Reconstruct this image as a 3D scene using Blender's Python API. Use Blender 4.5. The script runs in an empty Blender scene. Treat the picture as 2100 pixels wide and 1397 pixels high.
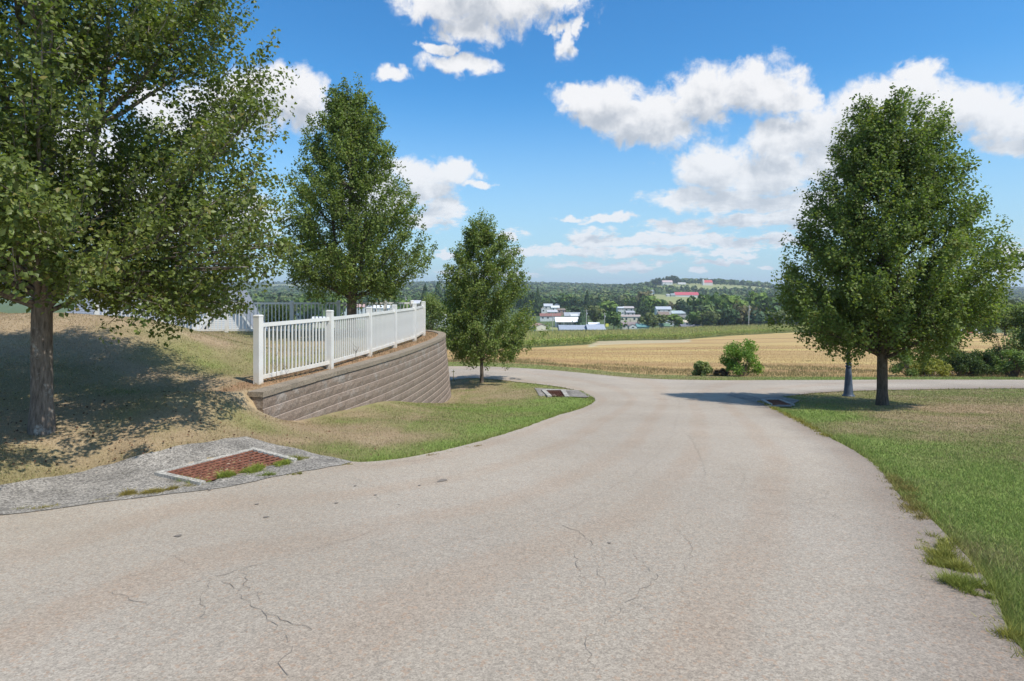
import bpy, math, random
import numpy as np
from mathutils import Vector, Matrix
from mathutils.geometry import delaunay_2d_cdt
random.seed(7); RNG = np.random.default_rng(7)
S = bpy.context.scene; COL = S.collection

# ------------------------------------------------------------------ camera, light, sky
F = 1200.0; HZ = 592.0; CX = 1050.0          # the lens: focal length and horizon row of a 2100 px wide picture
cam_d = bpy.data.cameras.new('camera'); cam = bpy.data.objects.new('camera', cam_d); COL.objects.link(cam)
cam.location = (0, 0, 0); cam.rotation_euler = (math.radians(90), 0, 0)
cam_d.sensor_width = 36; cam_d.lens = 36*F/2100; cam_d.shift_y = -(698.5-HZ)/2100
cam_d.clip_start = 0.05; cam_d.clip_end = 20000
S.camera = cam
S.view_settings.view_transform = 'Standard'; S.view_settings.look = 'None'
S.view_settings.exposure = 0.27; S.view_settings.gamma = 1; S.view_settings.use_curve_mapping = False
SUN = Vector((0.50, -0.40, 1.0)).normalized()
sun_d = bpy.data.lights.new('sun', 'SUN'); sun_d.energy = 4.2; sun_d.angle = math.radians(0.53); sun_d.color = (1.0, 0.955, 0.88)
sun = bpy.data.objects.new('sun', sun_d); COL.objects.link(sun)
sun.rotation_euler = SUN.to_track_quat('Z', 'Y').to_euler(); sun.location = (10, -10, 30)

def N(nt, typ, **kw):
    n = nt.nodes.new(typ)
    for k, v in kw.items():
        if k.startswith('_'): setattr(n, k[1:], v)
    return n
def mth(nt, op, a, b=None, c=None, clamp=False):
    n = nt.nodes.new('ShaderNodeMath'); n.operation = op; n.use_clamp = clamp
    for i, v in enumerate((a, b, c)):
        if v is None: continue
        if isinstance(v, (int, float)): n.inputs[i].default_value = v
        else: nt.links.new(v, n.inputs[i])
    return n.outputs[0]
def vmth(nt, op, a, b=None):
    n = nt.nodes.new('ShaderNodeVectorMath'); n.operation = op
    for i, v in enumerate((a, b)):
        if v is None: continue
        if isinstance(v, (tuple, list)): n.inputs[i].default_value = v
        else: nt.links.new(v, n.inputs[i])
    return n.outputs['Value'] if op in ('LENGTH', 'DOT_PRODUCT') else n.outputs[0]
def mixc(nt, f, a, b, typ='MIX'):
    n = nt.nodes.new('ShaderNodeMix'); n.data_type = 'RGBA'; n.blend_type = typ
    for s, v in ((n.inputs[0], f), (n.inputs[6], a), (n.inputs[7], b)):
        if isinstance(v, (int, float)): s.default_value = v
        elif isinstance(v, (tuple, list)): s.default_value = (*v[:3], 1)
        else: nt.links.new(v, s)
    return n.outputs[2]
def mapr(nt, v, a, b, c=0.0, d=1.0, smooth=False):
    n = nt.nodes.new('ShaderNodeMapRange'); n.interpolation_type = 'SMOOTHSTEP' if smooth else 'LINEAR'
    nt.links.new(v, n.inputs[0])
    for i, q in enumerate((a, b, c, d)): n.inputs[i+1].default_value = q
    return n.outputs[0]
def noise(nt, vec, scale, detail=4, rough=0.55, lac=2.0, dist=0.0, out=0):
    n = nt.nodes.new('ShaderNodeTexNoise'); n.inputs['Scale'].default_value = scale
    n.inputs['Detail'].default_value = detail; n.inputs['Roughness'].default_value = rough
    n.inputs['Lacunarity'].default_value = lac; n.inputs['Distortion'].default_value = dist
    if vec is not None: nt.links.new(vec, n.inputs['Vector'])
    return n.outputs[out]

W = bpy.data.worlds.new('World'); S.world = W; W.use_nodes = True; W.cycles.sampling_method = 'MANUAL'; W.cycles.sample_map_resolution = 256
wt = W.node_tree; wt.nodes.clear()
SKY_K = 0.14
tc = wt.nodes.new('ShaderNodeTexCoord')
sky = wt.nodes.new('ShaderNodeTexSky'); sky.sky_type = 'NISHITA'; sky.sun_disc = False
sky.sun_elevation = math.asin(SUN.z); sky.sun_rotation = math.atan2(SUN.x, SUN.y)
sky.air_density = 1.0; sky.dust_density = 0.8; sky.ozone_density = 1.0; sky.altitude = 300
sep = wt.nodes.new('ShaderNodeSeparateXYZ'); wt.links.new(tc.outputs['Generated'], sep.inputs[0])
az = mth(wt, 'ARCTAN2', sep.outputs[0], sep.outputs[1]); el = mth(wt, 'ARCSINE', sep.outputs[2])
comb = wt.nodes.new('ShaderNodeCombineXYZ'); wt.links.new(az, comb.inputs[0]); wt.links.new(el, comb.inputs[1])
P0 = comb.outputs[0]
CL = [(1010,-10,170,80),(900,15,75,45),(965,60,75,34),(1120,-10,80,40),(940,132,66,20),(905,100,34,12),(795,152,44,17),(1150,75,26,44),(1182,52,22,20),
 (1190,200,58,34),(1260,205,75,45),(1340,235,100,60),(1440,200,95,62),(1520,180,85,52),(1590,195,80,50),(1640,205,46,26),(1350,262,95,40),(1290,250,60,36),(1230,225,50,30),
 (1875,150,52,28),(1850,190,90,48),(1770,220,105,62),(1690,265,100,60),(1590,295,95,44),(1480,345,95,52),(1600,355,140,46),(1740,320,150,60),(1960,220,95,48),(2070,235,90,60),(2180,240,120,70),(2085,290,60,22),
 (1400,402,85,20),(1500,408,110,24),(1620,418,110,26),(1560,446,120,18),(1395,462,72,17),(1680,440,110,34),(1250,449,60,8),(1170,446,36,6),
 (1205,488,46,22),(1270,500,80,13),(1370,492,80,14),(1480,496,100,14),(1600,487,36,12),(1520,518,60,9),(1180,515,90,11),(1330,520,110,10),(1480,537,55,7),(1570,552,20,5),(1440,555,28,5),(1250,545,120,8),(1090,520,70,9),
 (625,205,62,60),(560,195,60,55),(480,215,110,60),(380,250,130,60),(300,440,190,60),(470,440,110,44),(180,330,150,90),
 (850,352,70,28),(930,350,52,26),(985,375,26,9),(880,385,70,30),(915,425,46,32),(880,455,46,22),(1045,480,32,13),(1000,560,90,7),(915,523,26,9),(760,400,70,50),
 (2085,520,50,16),(2095,480,30,12),(2075,555,50,10)]
grp = bpy.data.node_groups.new('cloud_field', 'ShaderNodeTree')
grp.interface.new_socket('P', in_out='INPUT', socket_type='NodeSocketVector'); grp.interface.new_socket('F', in_out='OUTPUT', socket_type='NodeSocketFloat')
gi = grp.nodes.new('NodeGroupInput'); go = grp.nodes.new('NodeGroupOutput')
acc = None
for (cx, cy, rx, ry) in CL:
    a = math.atan2(cx-CX, F); r = math.hypot(cx-CX, F); e = math.atan2(HZ-cy, r)
    ra = rx*F/(r*r); re = ry/r*math.cos(e)**2
    v = vmth(grp, 'SUBTRACT', gi.outputs[0], (a, e, 0)); v = vmth(grp, 'MULTIPLY', v, (1/ra, 1/re, 0))
    f = mth(grp, 'SUBTRACT', 1.0, vmth(grp, 'LENGTH', v))
    acc = f if acc is None else mth(grp, 'SMOOTH_MAX', acc, f, 0.25)
grp.links.new(acc, go.inputs[0])
def field(P):
    g = wt.nodes.new('ShaderNodeGroup'); g.node_tree = grp; f = g.outputs[0]
    wv = vmth(wt, 'SUBTRACT', noise(wt, P, 16, 4, 0.6, out=1), (0.5, 0.5, 0.5)); Pw = vmth(wt, 'ADD', P, vmth(wt, 'MULTIPLY', wv, (0.11, 0.05, 0))); wt.links.new(Pw, g.inputs[0])
    # the rest of the sky, to the sides and behind: the same kind of fair-weather cumulus
    gen = mapr(wt, noise(wt, vmth(wt, 'MULTIPLY', P, (1.0, 2.2, 1)), 3.0, 3, 0.5), 0.50, 0.72, -0.6, 0.7)
    side = mapr(wt, mth(wt, 'ABSOLUTE', az), 0.80, 1.1, 0, 1, True)
    f = mth(wt, 'ADD', mth(wt, 'MULTIPLY', f, mth(wt, 'SUBTRACT', 1.0, side)), mth(wt, 'MULTIPLY', gen, side))
    n1 = mth(wt, 'ADD', mth(wt, 'MULTIPLY', noise(wt, P, 11, 9, 0.62, 2.1, 0.5), 0.6), mth(wt, 'MULTIPLY', noise(wt, P, 34, 6, 0.62, 2.1, 0.4), 0.4))
    n2 = noise(wt, vmth(wt, 'MULTIPLY', P, (1, 3.2, 1)), 38, 8, 0.68)
    low = mapr(wt, el, 0.06, 0.2, 1, 0)
    nn = mth(wt, 'ADD', mth(wt, 'MULTIPLY', n1, mth(wt, 'SUBTRACT', 1.0, low)), mth(wt, 'MULTIPLY', n2, low))
    return mth(wt, 'ADD', mth(wt, 'ADD', f, 0.27), mth(wt, 'MULTIPLY', mth(wt, 'SUBTRACT', nn, 0.5), 2.9)), nn
f0, n0 = field(P0)
f1, n1_ = field(vmth(wt, 'ADD', P0, (0.010, 0.034, 0)))
dn = mth(wt, 'SUBTRACT', noise(wt, vmth(wt, 'ADD', P0, (0.008, 0.013, 0)), 15, 6, 0.58, 2.1, 0.3), noise(wt, P0, 15, 6, 0.58, 2.1, 0.3))
dens = mapr(wt, f0, -0.02, 0.62, 0, 1, True)
# thick cloud above a point (towards the sun) shades it
shade = mapr(wt, mth(wt, 'ADD', mth(wt, 'MULTIPLY', dn, 1.15), mth(wt, 'MULTIPLY', f1, 0.72)), 0.06, 1.02, 0, 1, True)
ccol = mixc(wt, shade, (0.79, 0.79, 0.80), (0.42, 0.455, 0.51))
hz = mapr(wt, el, 0.0, 0.30, 0.50, 0.0)
ccol = mixc(wt, hz, ccol, (0.56, 0.66, 0.77))
cs = mixc(wt, 1.0, ccol, (1/SKY_K,)*3, 'MULTIPLY')
hsv = wt.nodes.new('ShaderNodeHueSaturation'); hsv.inputs['Saturation'].default_value = 1.32; hsv.inputs['Value'].default_value = 1.0
wt.links.new(sky.outputs[0], hsv.inputs['Color'])
skyc = hsv.outputs[0]
skyc = mixc(wt, 1.0, skyc, (0.68, 1.05, 1.15), 'MULTIPLY')
skyc = mixc(wt, mapr(wt, el, 0.0, 0.34, 0.80, 0.0, True), skyc, mixc(wt, 1.0, (0.39, 0.54, 0.69), (1/SKY_K,)*3, 'MULTIPLY'))
fin = mixc(wt, mth(wt, 'MULTIPLY', dens, 0.97), skyc, cs)
bg = wt.nodes.new('ShaderNodeBackground'); bg.inputs[1].default_value = SKY_K; wt.links.new(fin, bg.inputs[0])
wo = wt.nodes.new('ShaderNodeOutputWorld'); wt.links.new(bg.outputs[0], wo.inputs[0])

# ------------------------------------------------------------------ helpers
def tag(o, label=None, cat=None, group=None, kind=None):
    if label: o['label'] = label
    if cat: o['category'] = cat
    if group: o['group'] = group
    if kind: o['kind'] = kind
    return o
def empty(name, loc, label, cat, group=None, rz=0.0):
    o = bpy.data.objects.new(name, None); COL.objects.link(o); o.location = loc; o.rotation_euler = (0, 0, rz)
    o.empty_display_size = 0.2
    return tag(o, label, cat, group)
def mesh_np(name, V, T, mat=None, attrs=None, smooth=False, fcolor=None):
    """V (n,3), T (m,k) with k = 3 or 4; attrs: dict name -> (n,) float or (n,3) colour on points"""
    V = np.asarray(V, dtype=np.float32); T = np.asarray(T, dtype=np.int32); k = T.shape[1]; m = len(T)
    me = bpy.data.meshes.new(name); me.vertices.add(len(V)); me.vertices.foreach_set('co', V.ravel())
    me.loops.add(m*k); me.loops.foreach_set('vertex_index', T.ravel())
    me.polygons.add(m); me.polygons.foreach_set('loop_start', np.arange(0, m*k, k, dtype=np.int32))
    me.polygons.foreach_set('loop_total', np.full(m, k, dtype=np.int32))
    if smooth: me.polygons.foreach_set('use_smooth', np.ones(m, dtype=bool))
    if attrs:
        for an, av in attrs.items():
            av = np.asarray(av, dtype=np.float32)
            if av.ndim == 1:
                a = me.attributes.new(an, 'FLOAT', 'POINT'); a.data.foreach_set('value', av)
            else:
                a = me.attributes.new(an, 'FLOAT_COLOR', 'POINT'); c = np.ones((len(av), 4), dtype=np.float32); c[:, :3] = av
                a.data.foreach_set('color', c.ravel())
    me.update(calc_edges=True)
    if mat: me.materials.append(mat)
    return me
def link(name, me, parent=None, loc=None, rz=0.0, mat=None):
    o = bpy.data.objects.new(name, me); COL.objects.link(o)
    if parent: o.parent = parent
    if loc is not None: o.location = loc
    if rz: o.rotation_euler = (0, 0, rz)
    return o
class MB:
    def __init__(s): s.v = []; s.f = []
    def add(s, vs, fs):
        o = len(s.v); s.v += [tuple(v) for v in vs]; s.f += [tuple(i+o for i in f) for f in fs]; return s
    def box(s, x0, x1, y0, y1, z0, z1, M=None):
        vs = [Vector(p) for p in ((x0,y0,z0),(x1,y0,z0),(x1,y1,z0),(x0,y1,z0),(x0,y0,z1),(x1,y0,z1),(x1,y1,z1),(x0,y1,z1))]
        if M: vs = [M @ v for v in vs]
        return s.add(vs, [(0,3,2,1),(4,5,6,7),(0,1,5,4),(1,2,6,5),(2,3,7,6),(3,0,4,7)])
    def beam(s, a, b, w, h):
        """box from a to b, w wide (horizontal), h high"""
        a = Vector(a); b = Vector(b); d = (b-a); L = d.length; d.normalize()
        side = d.cross(Vector((0,0,1))); side = side.normalized() if side.length > 1e-5 else Vector((1,0,0)); up = side.cross(d)
        vs = [p + side*sx*w/2 + up*sz*h/2 for p in (a, b) for sx, sz in ((-1,-1),(1,-1),(1,1),(-1,1))]
        return s.add(vs, [(0,1,2,3),(7,6,5,4),(0,4,5,1),(1,5,6,2),(2,6,7,3),(3,7,4,0)])
    def lathe(s, prof, n=12, c=(0,0,0)):
        vs = [(c[0]+r*math.cos(2*math.pi*i/n), c[1]+r*math.sin(2*math.pi*i/n), c[2]+z) for r, z in prof for i in range(n)]
        fs = [(j*n+i, j*n+(i+1)%n, (j+1)*n+(i+1)%n, (j+1)*n+i) for j in range(len(prof)-1) for i in range(n)]
        fs += [tuple(range(n-1,-1,-1)), tuple((len(prof)-1)*n+i for i in range(n))]
        return s.add(vs, fs)
    def mesh(s, name, mat, smooth=False):
        me = bpy.data.meshes.new(name); me.from_pydata(s.v, [], s.f); me.update()
        if smooth: me.polygons.foreach_set('use_smooth', [True]*len(me.polygons))
        if mat: me.materials.append(mat)
        return me
    def obj(s, name, mat, parent=None, smooth=False, **kw): return link(name, s.mesh(name, mat, smooth), parent, **kw)
def tubes(paths, n=6):
    """paths: list of (points (k,3), radii (k,)) -> V, quads"""
    Vs = []; Fs = []; off = 0
    for P, R in paths:
        P = np.asarray(P, float); R = np.asarray(R, float); k = len(P)
        T = np.gradient(P, axis=0); T /= np.linalg.norm(T, axis=1)[:, None]+1e-9
        ref = np.array([0.3, 0.95, 0.1]); A = np.cross(T, ref); A /= np.linalg.norm(A, axis=1)[:, None]+1e-9; B = np.cross(T, A)
        ang = np.arange(n)*2*math.pi/n
        ring = P[:, None, :] + R[:, None, None]*(A[:, None, :]*np.cos(ang)[None, :, None] + B[:, None, :]*np.sin(ang)[None, :, None])
        Vs.append(ring.reshape(-1, 3))
        i = np.arange(k-1)[:, None]*n; j = np.arange(n)[None, :]; jn = (j+1) % n
        Fs.append(np.stack([i+j, i+jn, i+n+jn, i+n+j], -1).reshape(-1, 4)+off); off += k*n
    return np.concatenate(Vs), np.concatenate(Fs)

def sstep(a, b, x): t = np.clip((x-a)/(b-a), 0, 1); return t*t*(3-2*t)
class TPS:
    def __init__(s, X, z, lam=0.0):
        X = np.asarray(X, float); z = np.asarray(z, float); n = len(X); s.X = X
        D = np.linalg.norm(X[:, None]-X[None], axis=2); K = s.k(D)+lam*np.eye(n); Pm = np.c_[np.ones(n), X]
        A = np.zeros((n+3, n+3)); A[:n, :n] = K; A[:n, n:] = Pm; A[n:, :n] = Pm.T
        s.w = np.linalg.solve(A, np.r_[z, 0, 0, 0])
    @staticmethod
    def k(D): return np.where(D > 1e-9, D*D*np.log(np.maximum(D, 1e-9)), 0)
    def __call__(s, x, y):
        sh = x.shape; Q = np.c_[x.ravel(), y.ravel()]; out = np.zeros(len(Q)); n = len(s.X)
        for i in range(0, len(Q), 40000):
            q = Q[i:i+40000]; D = np.linalg.norm(q[:, None]-s.X[None], axis=2)
            out[i:i+40000] = s.k(D) @ s.w[:n] + s.w[n] + q @ s.w[n+1:]
        return out.reshape(sh)
def inpoly(x, y, poly):
    r = np.zeros(x.shape, bool); n = len(poly)
    for i in range(n):
        x0, y0 = poly[i]; x1, y1 = poly[(i+1) % n]
        if y0 == y1: continue
        c = ((y0 > y) != (y1 > y)) & (x < (x1-x0)*(y-y0)/(y1-y0)+x0); r ^= c
    return r
def pdist(x, y, pl, closed=False, width=None):
    best = np.full(x.shape, 1e9); bw = np.zeros(x.shape); n = len(pl)
    for i in range(n if closed else n-1):
        x0, y0 = pl[i]; x1, y1 = pl[(i+1) % n]; dx, dy = x1-x0, y1-y0
        t = np.clip(((x-x0)*dx+(y-y0)*dy)/(dx*dx+dy*dy), 0, 1); d = np.hypot(x-x0-t*dx, y-y0-t*dy)
        if width is not None:
            w = width[i]*(1-t)+width[(i+1) % n]*t; m = d < best; bw = np.where(m, w, bw)
        best = np.minimum(best, d)
    return (best, bw) if width is not None else best
def vnoise(x, y, s, seed=0):
    """cheap smooth value noise"""
    x = x*s+seed*17.3; y = y*s+seed*9.1; xi = np.floor(x); yi = np.floor(y); fx = x-xi; fy = y-yi
    h = lambda a, b: np.modf(np.abs(np.sin(a*127.1+b*311.7+seed*3.7)*43758.5453))[0]
    fx = fx*fx*(3-2*fx); fy = fy*fy*(3-2*fy)
    return (h(xi,yi)*(1-fx)+h(xi+1,yi)*fx)*(1-fy)+(h(xi,yi+1)*(1-fx)+h(xi+1,yi+1)*fx)*fy
def fbm(x, y, s, seed=0, o=3):
    return sum(vnoise(x, y, s*2**i, seed+i)*0.5**i for i in range(o))/sum(0.5**i for i in range(o))

# ------------------------------------------------------------------ terrain
def pz(px, py, d): return ((px-CX)/F*d, d, -(py-HZ)/F*d)
def plane(px, py):                             # point on the plane of the sloping road
    d = 1.5*F/((py-HZ)-0.11*F); return (((px-CX)/F)*d, d, -1.5-0.11*d)
road_pts = [plane(*q) for q in ((0,1005),(200,965),(720,952),(850,940),(960,915),(1060,885),(1150,852),(1222,822),(1300,1397),(2100,1355),(600,1200),
            (2040,1218),(1903,1063),(1825,991),(1754,928),(1696,897),(1617,854),(1400,900),(1400,830),(1740,812),(1810,830),(2000,870),(2100,900),(2080,835),(1130,805),(1300,800),(1600,810))]
road_pts += [(x, y, -1.5-0.11*y) for x in (-7, 0, 7, 16) for y in (-20, -8, 0)]
cross_pts = [pz(*q) for q in ((925,778,30),(960,776,29.5),(1060,784,27.5),(925,752,36.5),(1060,755,36),(1180,764,35),(1290,775,33.5),(1400,780,32.5),(1600,780.5,31.5),
            (1850,779.5,30.8),(2100,780,30),(2100,797,25),(1850,799.5,24.6),(1500,792,26))]
verge = [pz(*q) for q in ((925,743,42),(1100,748,42),(1300,767,39),(1500,773,36.5),(1800,774,35),(2100,775,34.5))]
common = [pz(*q) for q in ((85,885,8),(0,940,6.9),(450,800,10),(400,850,9),(500,872,9.3),(300,905,7.9),(100,750,10.5),(100,642,14),(300,657,14),(300,750,11.5),(400,679,15),
          (0,700,11.8),(-300,900,7.5),(-300,640,14))] + [(-20, 14, 0.2), (-20, 5, -1.4), (-12, 2, -1.6)]
low_only = [pz(*q) for q in ((545,850,10.9),(582,854,11.4),(630,846,12.2),(700,834,13.4),(777,823,15),(850,824,17.8),(899,825,21.3),(926,808,24),(600,885,9.7),(700,900,9.5),(800,862,12),(880,850,14),
          (950,840,17),(1000,810,23),(987,784,27.4))] + [(-4, 29, -4.75), (-10, 33, -5.2), (-20, 36, -5.6), (-20, 24, -3.0), (-14, 30, -5.0), (-3.5,27.5,-4.7)]
up_only = [pz(530,787,11.15), (-4.2,13.5,-1.83),(-3.8,16,-1.84),(-3.5,18.5,-1.84),(-3.2,20.5,-1.84),(-3.3,23,-1.84),(-4.5,25.6,-1.86),(-6,13,-1.72),(-6,17,-1.83),(-7,22,-1.84),(-9.5,20,-1.83),(-10,24.6,-1.84),
           (-12.2,24.4,-1.83),(-16,24.5,-1.6),(-22,24.5,-1.2),(-9,17.5,-1.72),(-5.2,10.2,-1.84)]
def fitnear(pts):
    seen = {}
    for p in pts: seen[(round(p[0], 1), round(p[1], 1))] = p
    A = np.array(list(seen.values())); t = TPS(A[:, :2], A[:, 2]-(-1.5-0.11*A[:, 1]), 0.02)
    return lambda x, y: t(x, y)+(-1.5-0.11*y)
near_low = fitnear(road_pts+cross_pts+verge+common+low_only+[(-35,40,-7),(40,0,-1.8),(45,20,-4),(40,55,-7.0),(0,60,-7.4),(-40,60,-9),(-35,10,0.5)])
near_up = fitnear(common+up_only+[(-30,24,-0.8),(-30,10,0.3)])
far_rows = [(925,743,42),(1100,748,42),(1300,767,39),(1500,773,36.5),(1800,774,35),(2100,775,34.5),(300,760,42),
 (900,733,60),(1100,731,60),(1500,742,60),(2000,748,60),(1100,716,118),(900,717,118),(1500,712,110),(2000,715,100),(1220,706.5,150),(1100,706,165),(1225,700,172),(1400,696.5,190),(1580,684.5,240),
 (2000,691,160),(2000,684,260),(1100,690,235),(900,690,250),(1400,679.5,265),(1580,674,300),(1750,676,290),
 (1150,678,330),(1300,679,330),(1430,676,330),(1600,676,345),(1150,670,380),(1300,671,380),(1150,657,440),(1300,657,440),(1400,664,420),(1150,647,500),(1360,645,520),(1150,640,560),(1300,641,560),
 (1500,655,450),(1200,627,750),(1500,632,700),(1400,624,930),(1410,609.5,1100),(1340,603,1150),(1500,615,1000),(1600,615,1000),
 (1300,599,1400),(1350,588.5,1450),(1380,583,1500),(1440,583.5,1500),(1500,586,1500),(1560,590,1500),(1620,598,1500),(1250,601,1500),(1450,600,1300),
 (1000,588,2200),(1100,587,2200),(1200,590,2200),(1300,592,2200),(1500,594,2200),(1700,597,2200),(1000,605,1300),(1000,625,800),(2080,612,1500),(2080,603,2000),(1900,604,2000),(2080,640,700),(2080,668,350),
 (880,585,2400),(800,590,2400),(600,594,2500),(300,594,2500),(0,592,2500),(600,612,1200),(600,630,700),(600,655,400),(600,672,300),(800,660,380),(850,650,480),(300,640,500),(0,640,500),(300,690,200),(600,700,150),(0,700,150),
 (600,583,3600),(300,584,3600),(0,584,3600),(870,586,3600),(1200,589,3600),(1600,590,3600),(2100,594,3600),(1050,592,4600),(0,592,4600),(2100,592,4600),(1050,640,650)]
FR = np.array(far_rows, float)
far_t = TPS(np.c_[np.arctan2(FR[:, 0]-CX, F)*3, np.log(FR[:, 2])], FR[:, 1]-HZ, 0.0005)
WALL = [(-4.42,10.35),(-3.98,12.6),(-3.50,14.6),(-3.10,16.8),(-2.80,19.3),(-2.62,21.4),(-2.60,23.0),(-2.80,24.4),(-3.30,25.5),(-4.05,26.2),(-5.0,26.5)]
UPOLY = WALL+[(-9,27.0),(-40,28.5),(-40,8),(-8.5,8.9),(-5.3,9.7)]
UW = [0.06]*10+[0.10, 2.0, 3.0, 4.0, 3.0, 0.7]
DRAINS = []                                      # filled below: quads that sink into the ground
def Hraw(x, y):
    x = np.asarray(x, float); y = np.asarray(y, float)
    r = np.hypot(x, y); a = np.arctan2(x, y); ac = np.clip(a, -0.95, 0.95); d = np.maximum(r*np.cos(ac), 1.0)
    b = sstep(42, 60, r)
    out = np.zeros(x.shape)
    mn = b < 1
    if mn.any():
        xn, yn = x[mn], y[mn]; lo = near_low(xn, yn)
        near_reg = (xn < -1) & (yn > 4) & (yn < 36)
        if near_reg.any():
            xx, yy = xn[near_reg], yn[near_reg]; up = near_up(xx, yy)
            dd, ww = pdist(xx, yy, UPOLY, True, UW); sd = np.where(inpoly(xx, yy, UPOLY), dd, -dd)
            w = sstep(-ww*0.6, ww*0.6, sd-0.16*(ww < 0.2)); lo[near_reg] = lo[near_reg]*(1-w)+up*w
        out[mn] = lo
    far = -far_t(ac*3, np.log(np.maximum(d, 30)))/F*d
    return out*(1-b)+far*b
def Hs(x, y):
    """with the lawn's own small unevenness"""
    h = Hraw(x, y); r = np.hypot(x, y); x = np.asarray(x, float); y = np.asarray(y, float)
    h = h+(fbm(x, y, 0.5, 3)-0.5)*0.05*(1-sstep(20, 40, r))*ROADMASK(x, y)
    for q in DRAINS:
        h = np.where(inpoly(x, y, q), h-0.26, h)
    return h
ROADMASK = lambda x, y: 0.0
def h1(x, y): return float(Hs(np.array([x]), np.array([y]))[0])
def hits(pts):
    """where sight lines meet the ground"""
    out = []
    for px, py in pts:
        d = np.geomspace(2, 120, 900); x = (px-CX)/F*d; z = -(py-HZ)/F*d; h = Hraw(x, d); i = int(np.argmax(z <= h))
        if z[i] > h[i]: i = len(d)-1
        i = max(i, 1); a = (z[i-1]-h[i-1]); b = (h[i]-z[i]); t = a/(a+b+1e-9); dd = d[i-1]*(1-t)+d[i]*t
        out.append(((px-CX)/F*dd, dd))
    return out
ROAD_L = [(-12,-20),(-8.2,-6),(-6.6,2)]+hits([(0,1005),(200,965),(330,932),(420,915),(505,902),(600,925),(720,952),(780,949),(850,940),(960,915),(1060,885),(1150,852),(1205,835)])+[]
ROAD_L += hits([(1224,822),(1212,814),(1186,803),(1150,794),(1100,788),(1060,784),(1000,778),(960,776)])+[(-4.2,29.8),(-10,30.2),(-25,31.5)]
ROAD_FAR = [(-25,38.6),(-10,37.6)]+[pz(*q)[:2] for q in ((925,752,36.5),(1060,755,36),(1180,764,35),(1290,775,33.5),(1400,780,32.5),(1600,780.5,31.5),(1850,779.5,30.8),(2100,780,30))]+[(48,28.5)]
ROAD_R = [(48,23)]+[pz(*q)[:2] for q in ((2100,797,25),(1850,799.5,24.6))]+hits([(1750,803),(1680,806),(1630,812),(1585,818),(1560,826),(1585,840),(1617,854),(1660,876),(1696,897),(1754,928),(1801,963),(1825,991),(1852,1030),(1903,1063),(1939,1100),(1990,1155),(2040,1218),(2062,1290),(2100,1355)])+[(2.1,1.2),(1.2,-5),(-2.5,-20)]
def dense(pl, step, jit, seed, closed=False):
    rs = random.Random(seed); out = []
    n = len(pl)
    for i in range(n if closed else n-1):
        a = pl[i]; b = pl[(i+1) % n]; L = math.hypot(b[0]-a[0], b[1]-a[1]); st = step*max(1.0, math.hypot(*a)/8); k = max(1, int(L/st))
        nx, ny = -(b[1]-a[1])/(L+1e-9), (b[0]-a[0])/(L+1e-9)
        for j in range(k):
            t = j/k; w = rs.uniform(-jit, jit) if j else 0
            out.append((a[0]+(b[0]-a[0])*t+nx*w, a[1]+(b[1]-a[1])*t+ny*w))
    if not closed: out.append(pl[-1])
    return out
def chaikin(pl, n=1):
    for _ in range(n):
        q = [pl[0]]
        for a, b in zip(pl[:-1], pl[1:]): q += [(a[0]*.75+b[0]*.25, a[1]*.75+b[1]*.25), (a[0]*.25+b[0]*.75, a[1]*.25+b[1]*.75)]
        pl = q+[pl[-1]]
    return pl
RL = dense(chaikin(ROAD_L, 2), 0.12, 0.025, 1); RF = dense(chaikin(ROAD_FAR, 1), 0.2, 0.03, 2); RR = dense(chaikin(ROAD_R, 2), 0.12, 0.03, 3)
ROADP = RL+RF+RR
ROADP_C = chaikin(ROAD_L, 1)+ROAD_FAR+chaikin(ROAD_R, 1)
ROADMASK = lambda x, y: np.where(inpoly(x, y, ROADP_C), 0.0, sstep(0, 0.8, pdist(x, y, ROADP_C, True)))
G1 = hits([(335,977),(518,930),(593,950)]); G1 = G1[:2]+[G1[2], (G1[0][0]+G1[2][0]-G1[1][0], G1[0][1]+G1[2][1]-G1[1][1])]
G2 = hits([(1119,803),(1150,803),(1158,815),(1131,814)])
G3 = hits([(1567,823),(1597,823),(1620,832),(1583,832)])
DRAINS += [G1, G2, G3]

# ------------------------------------------------------------------ ground colours
GREEN = [(1700,850,1.0),(1660,860,1),(1750,930,1),(1900,950,.9),(2050,1050,1),(2000,1000,.95),(1960,900,.28),(2090,925,.45),(2090,1250,1),(1950,1050,1),(1850,855,.12),(1990,840,.05),(1800,806,.3),(1960,805,.5),(2090,865,.12),(1900,875,.1),(1700,815,.4),(1640,830,.5),(1800,876,.15),(1850,920,.75),
 (2000,1120,.6),(1870,1000,.7),
 (30,980,.3),(100,955,.3),(300,920,.1),(450,900,.12),(90,880,0),(40,860,.3),(250,800,.42),(350,810,.38),(400,720,.5),(350,665,.05),(200,700,.08),(100,660,.12),(430,700,.2),(450,750,.6),(500,740,.6),(505,800,.15),(530,825,.05),(560,870,.42),(650,880,.3),(700,930,.6),(760,945,.85),(700,860,.55),(780,900,.1),(850,870,.5),
 (900,920,.85),(1000,893,.9),(1100,860,.95),(1205,832,1),(1150,820,.8),(950,850,.6),(900,832,.6),(1000,820,.3),(950,790,.25),(1050,800,.3),(1120,792,.7),(1000,780,.3),(840,900,.2),(1150,838,1)]
gw = np.array(hits([(a, b) for a, b, c in GREEN])); gv = np.array([c for a, b, c in GREEN])
gw = np.r_[gw, np.array([(-6,13),(-8,17),(-5,20),(-9,22),(-12,23),(0,40),(10,38),(20,33),(30,32),(-3,41),(5,-5),(12,5),(15,10)])]
gv = np.r_[gv, np.array([.4,.35,.3,.35,.4,.6,.45,.8,.8,.8,1,.9,.5])]
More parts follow.
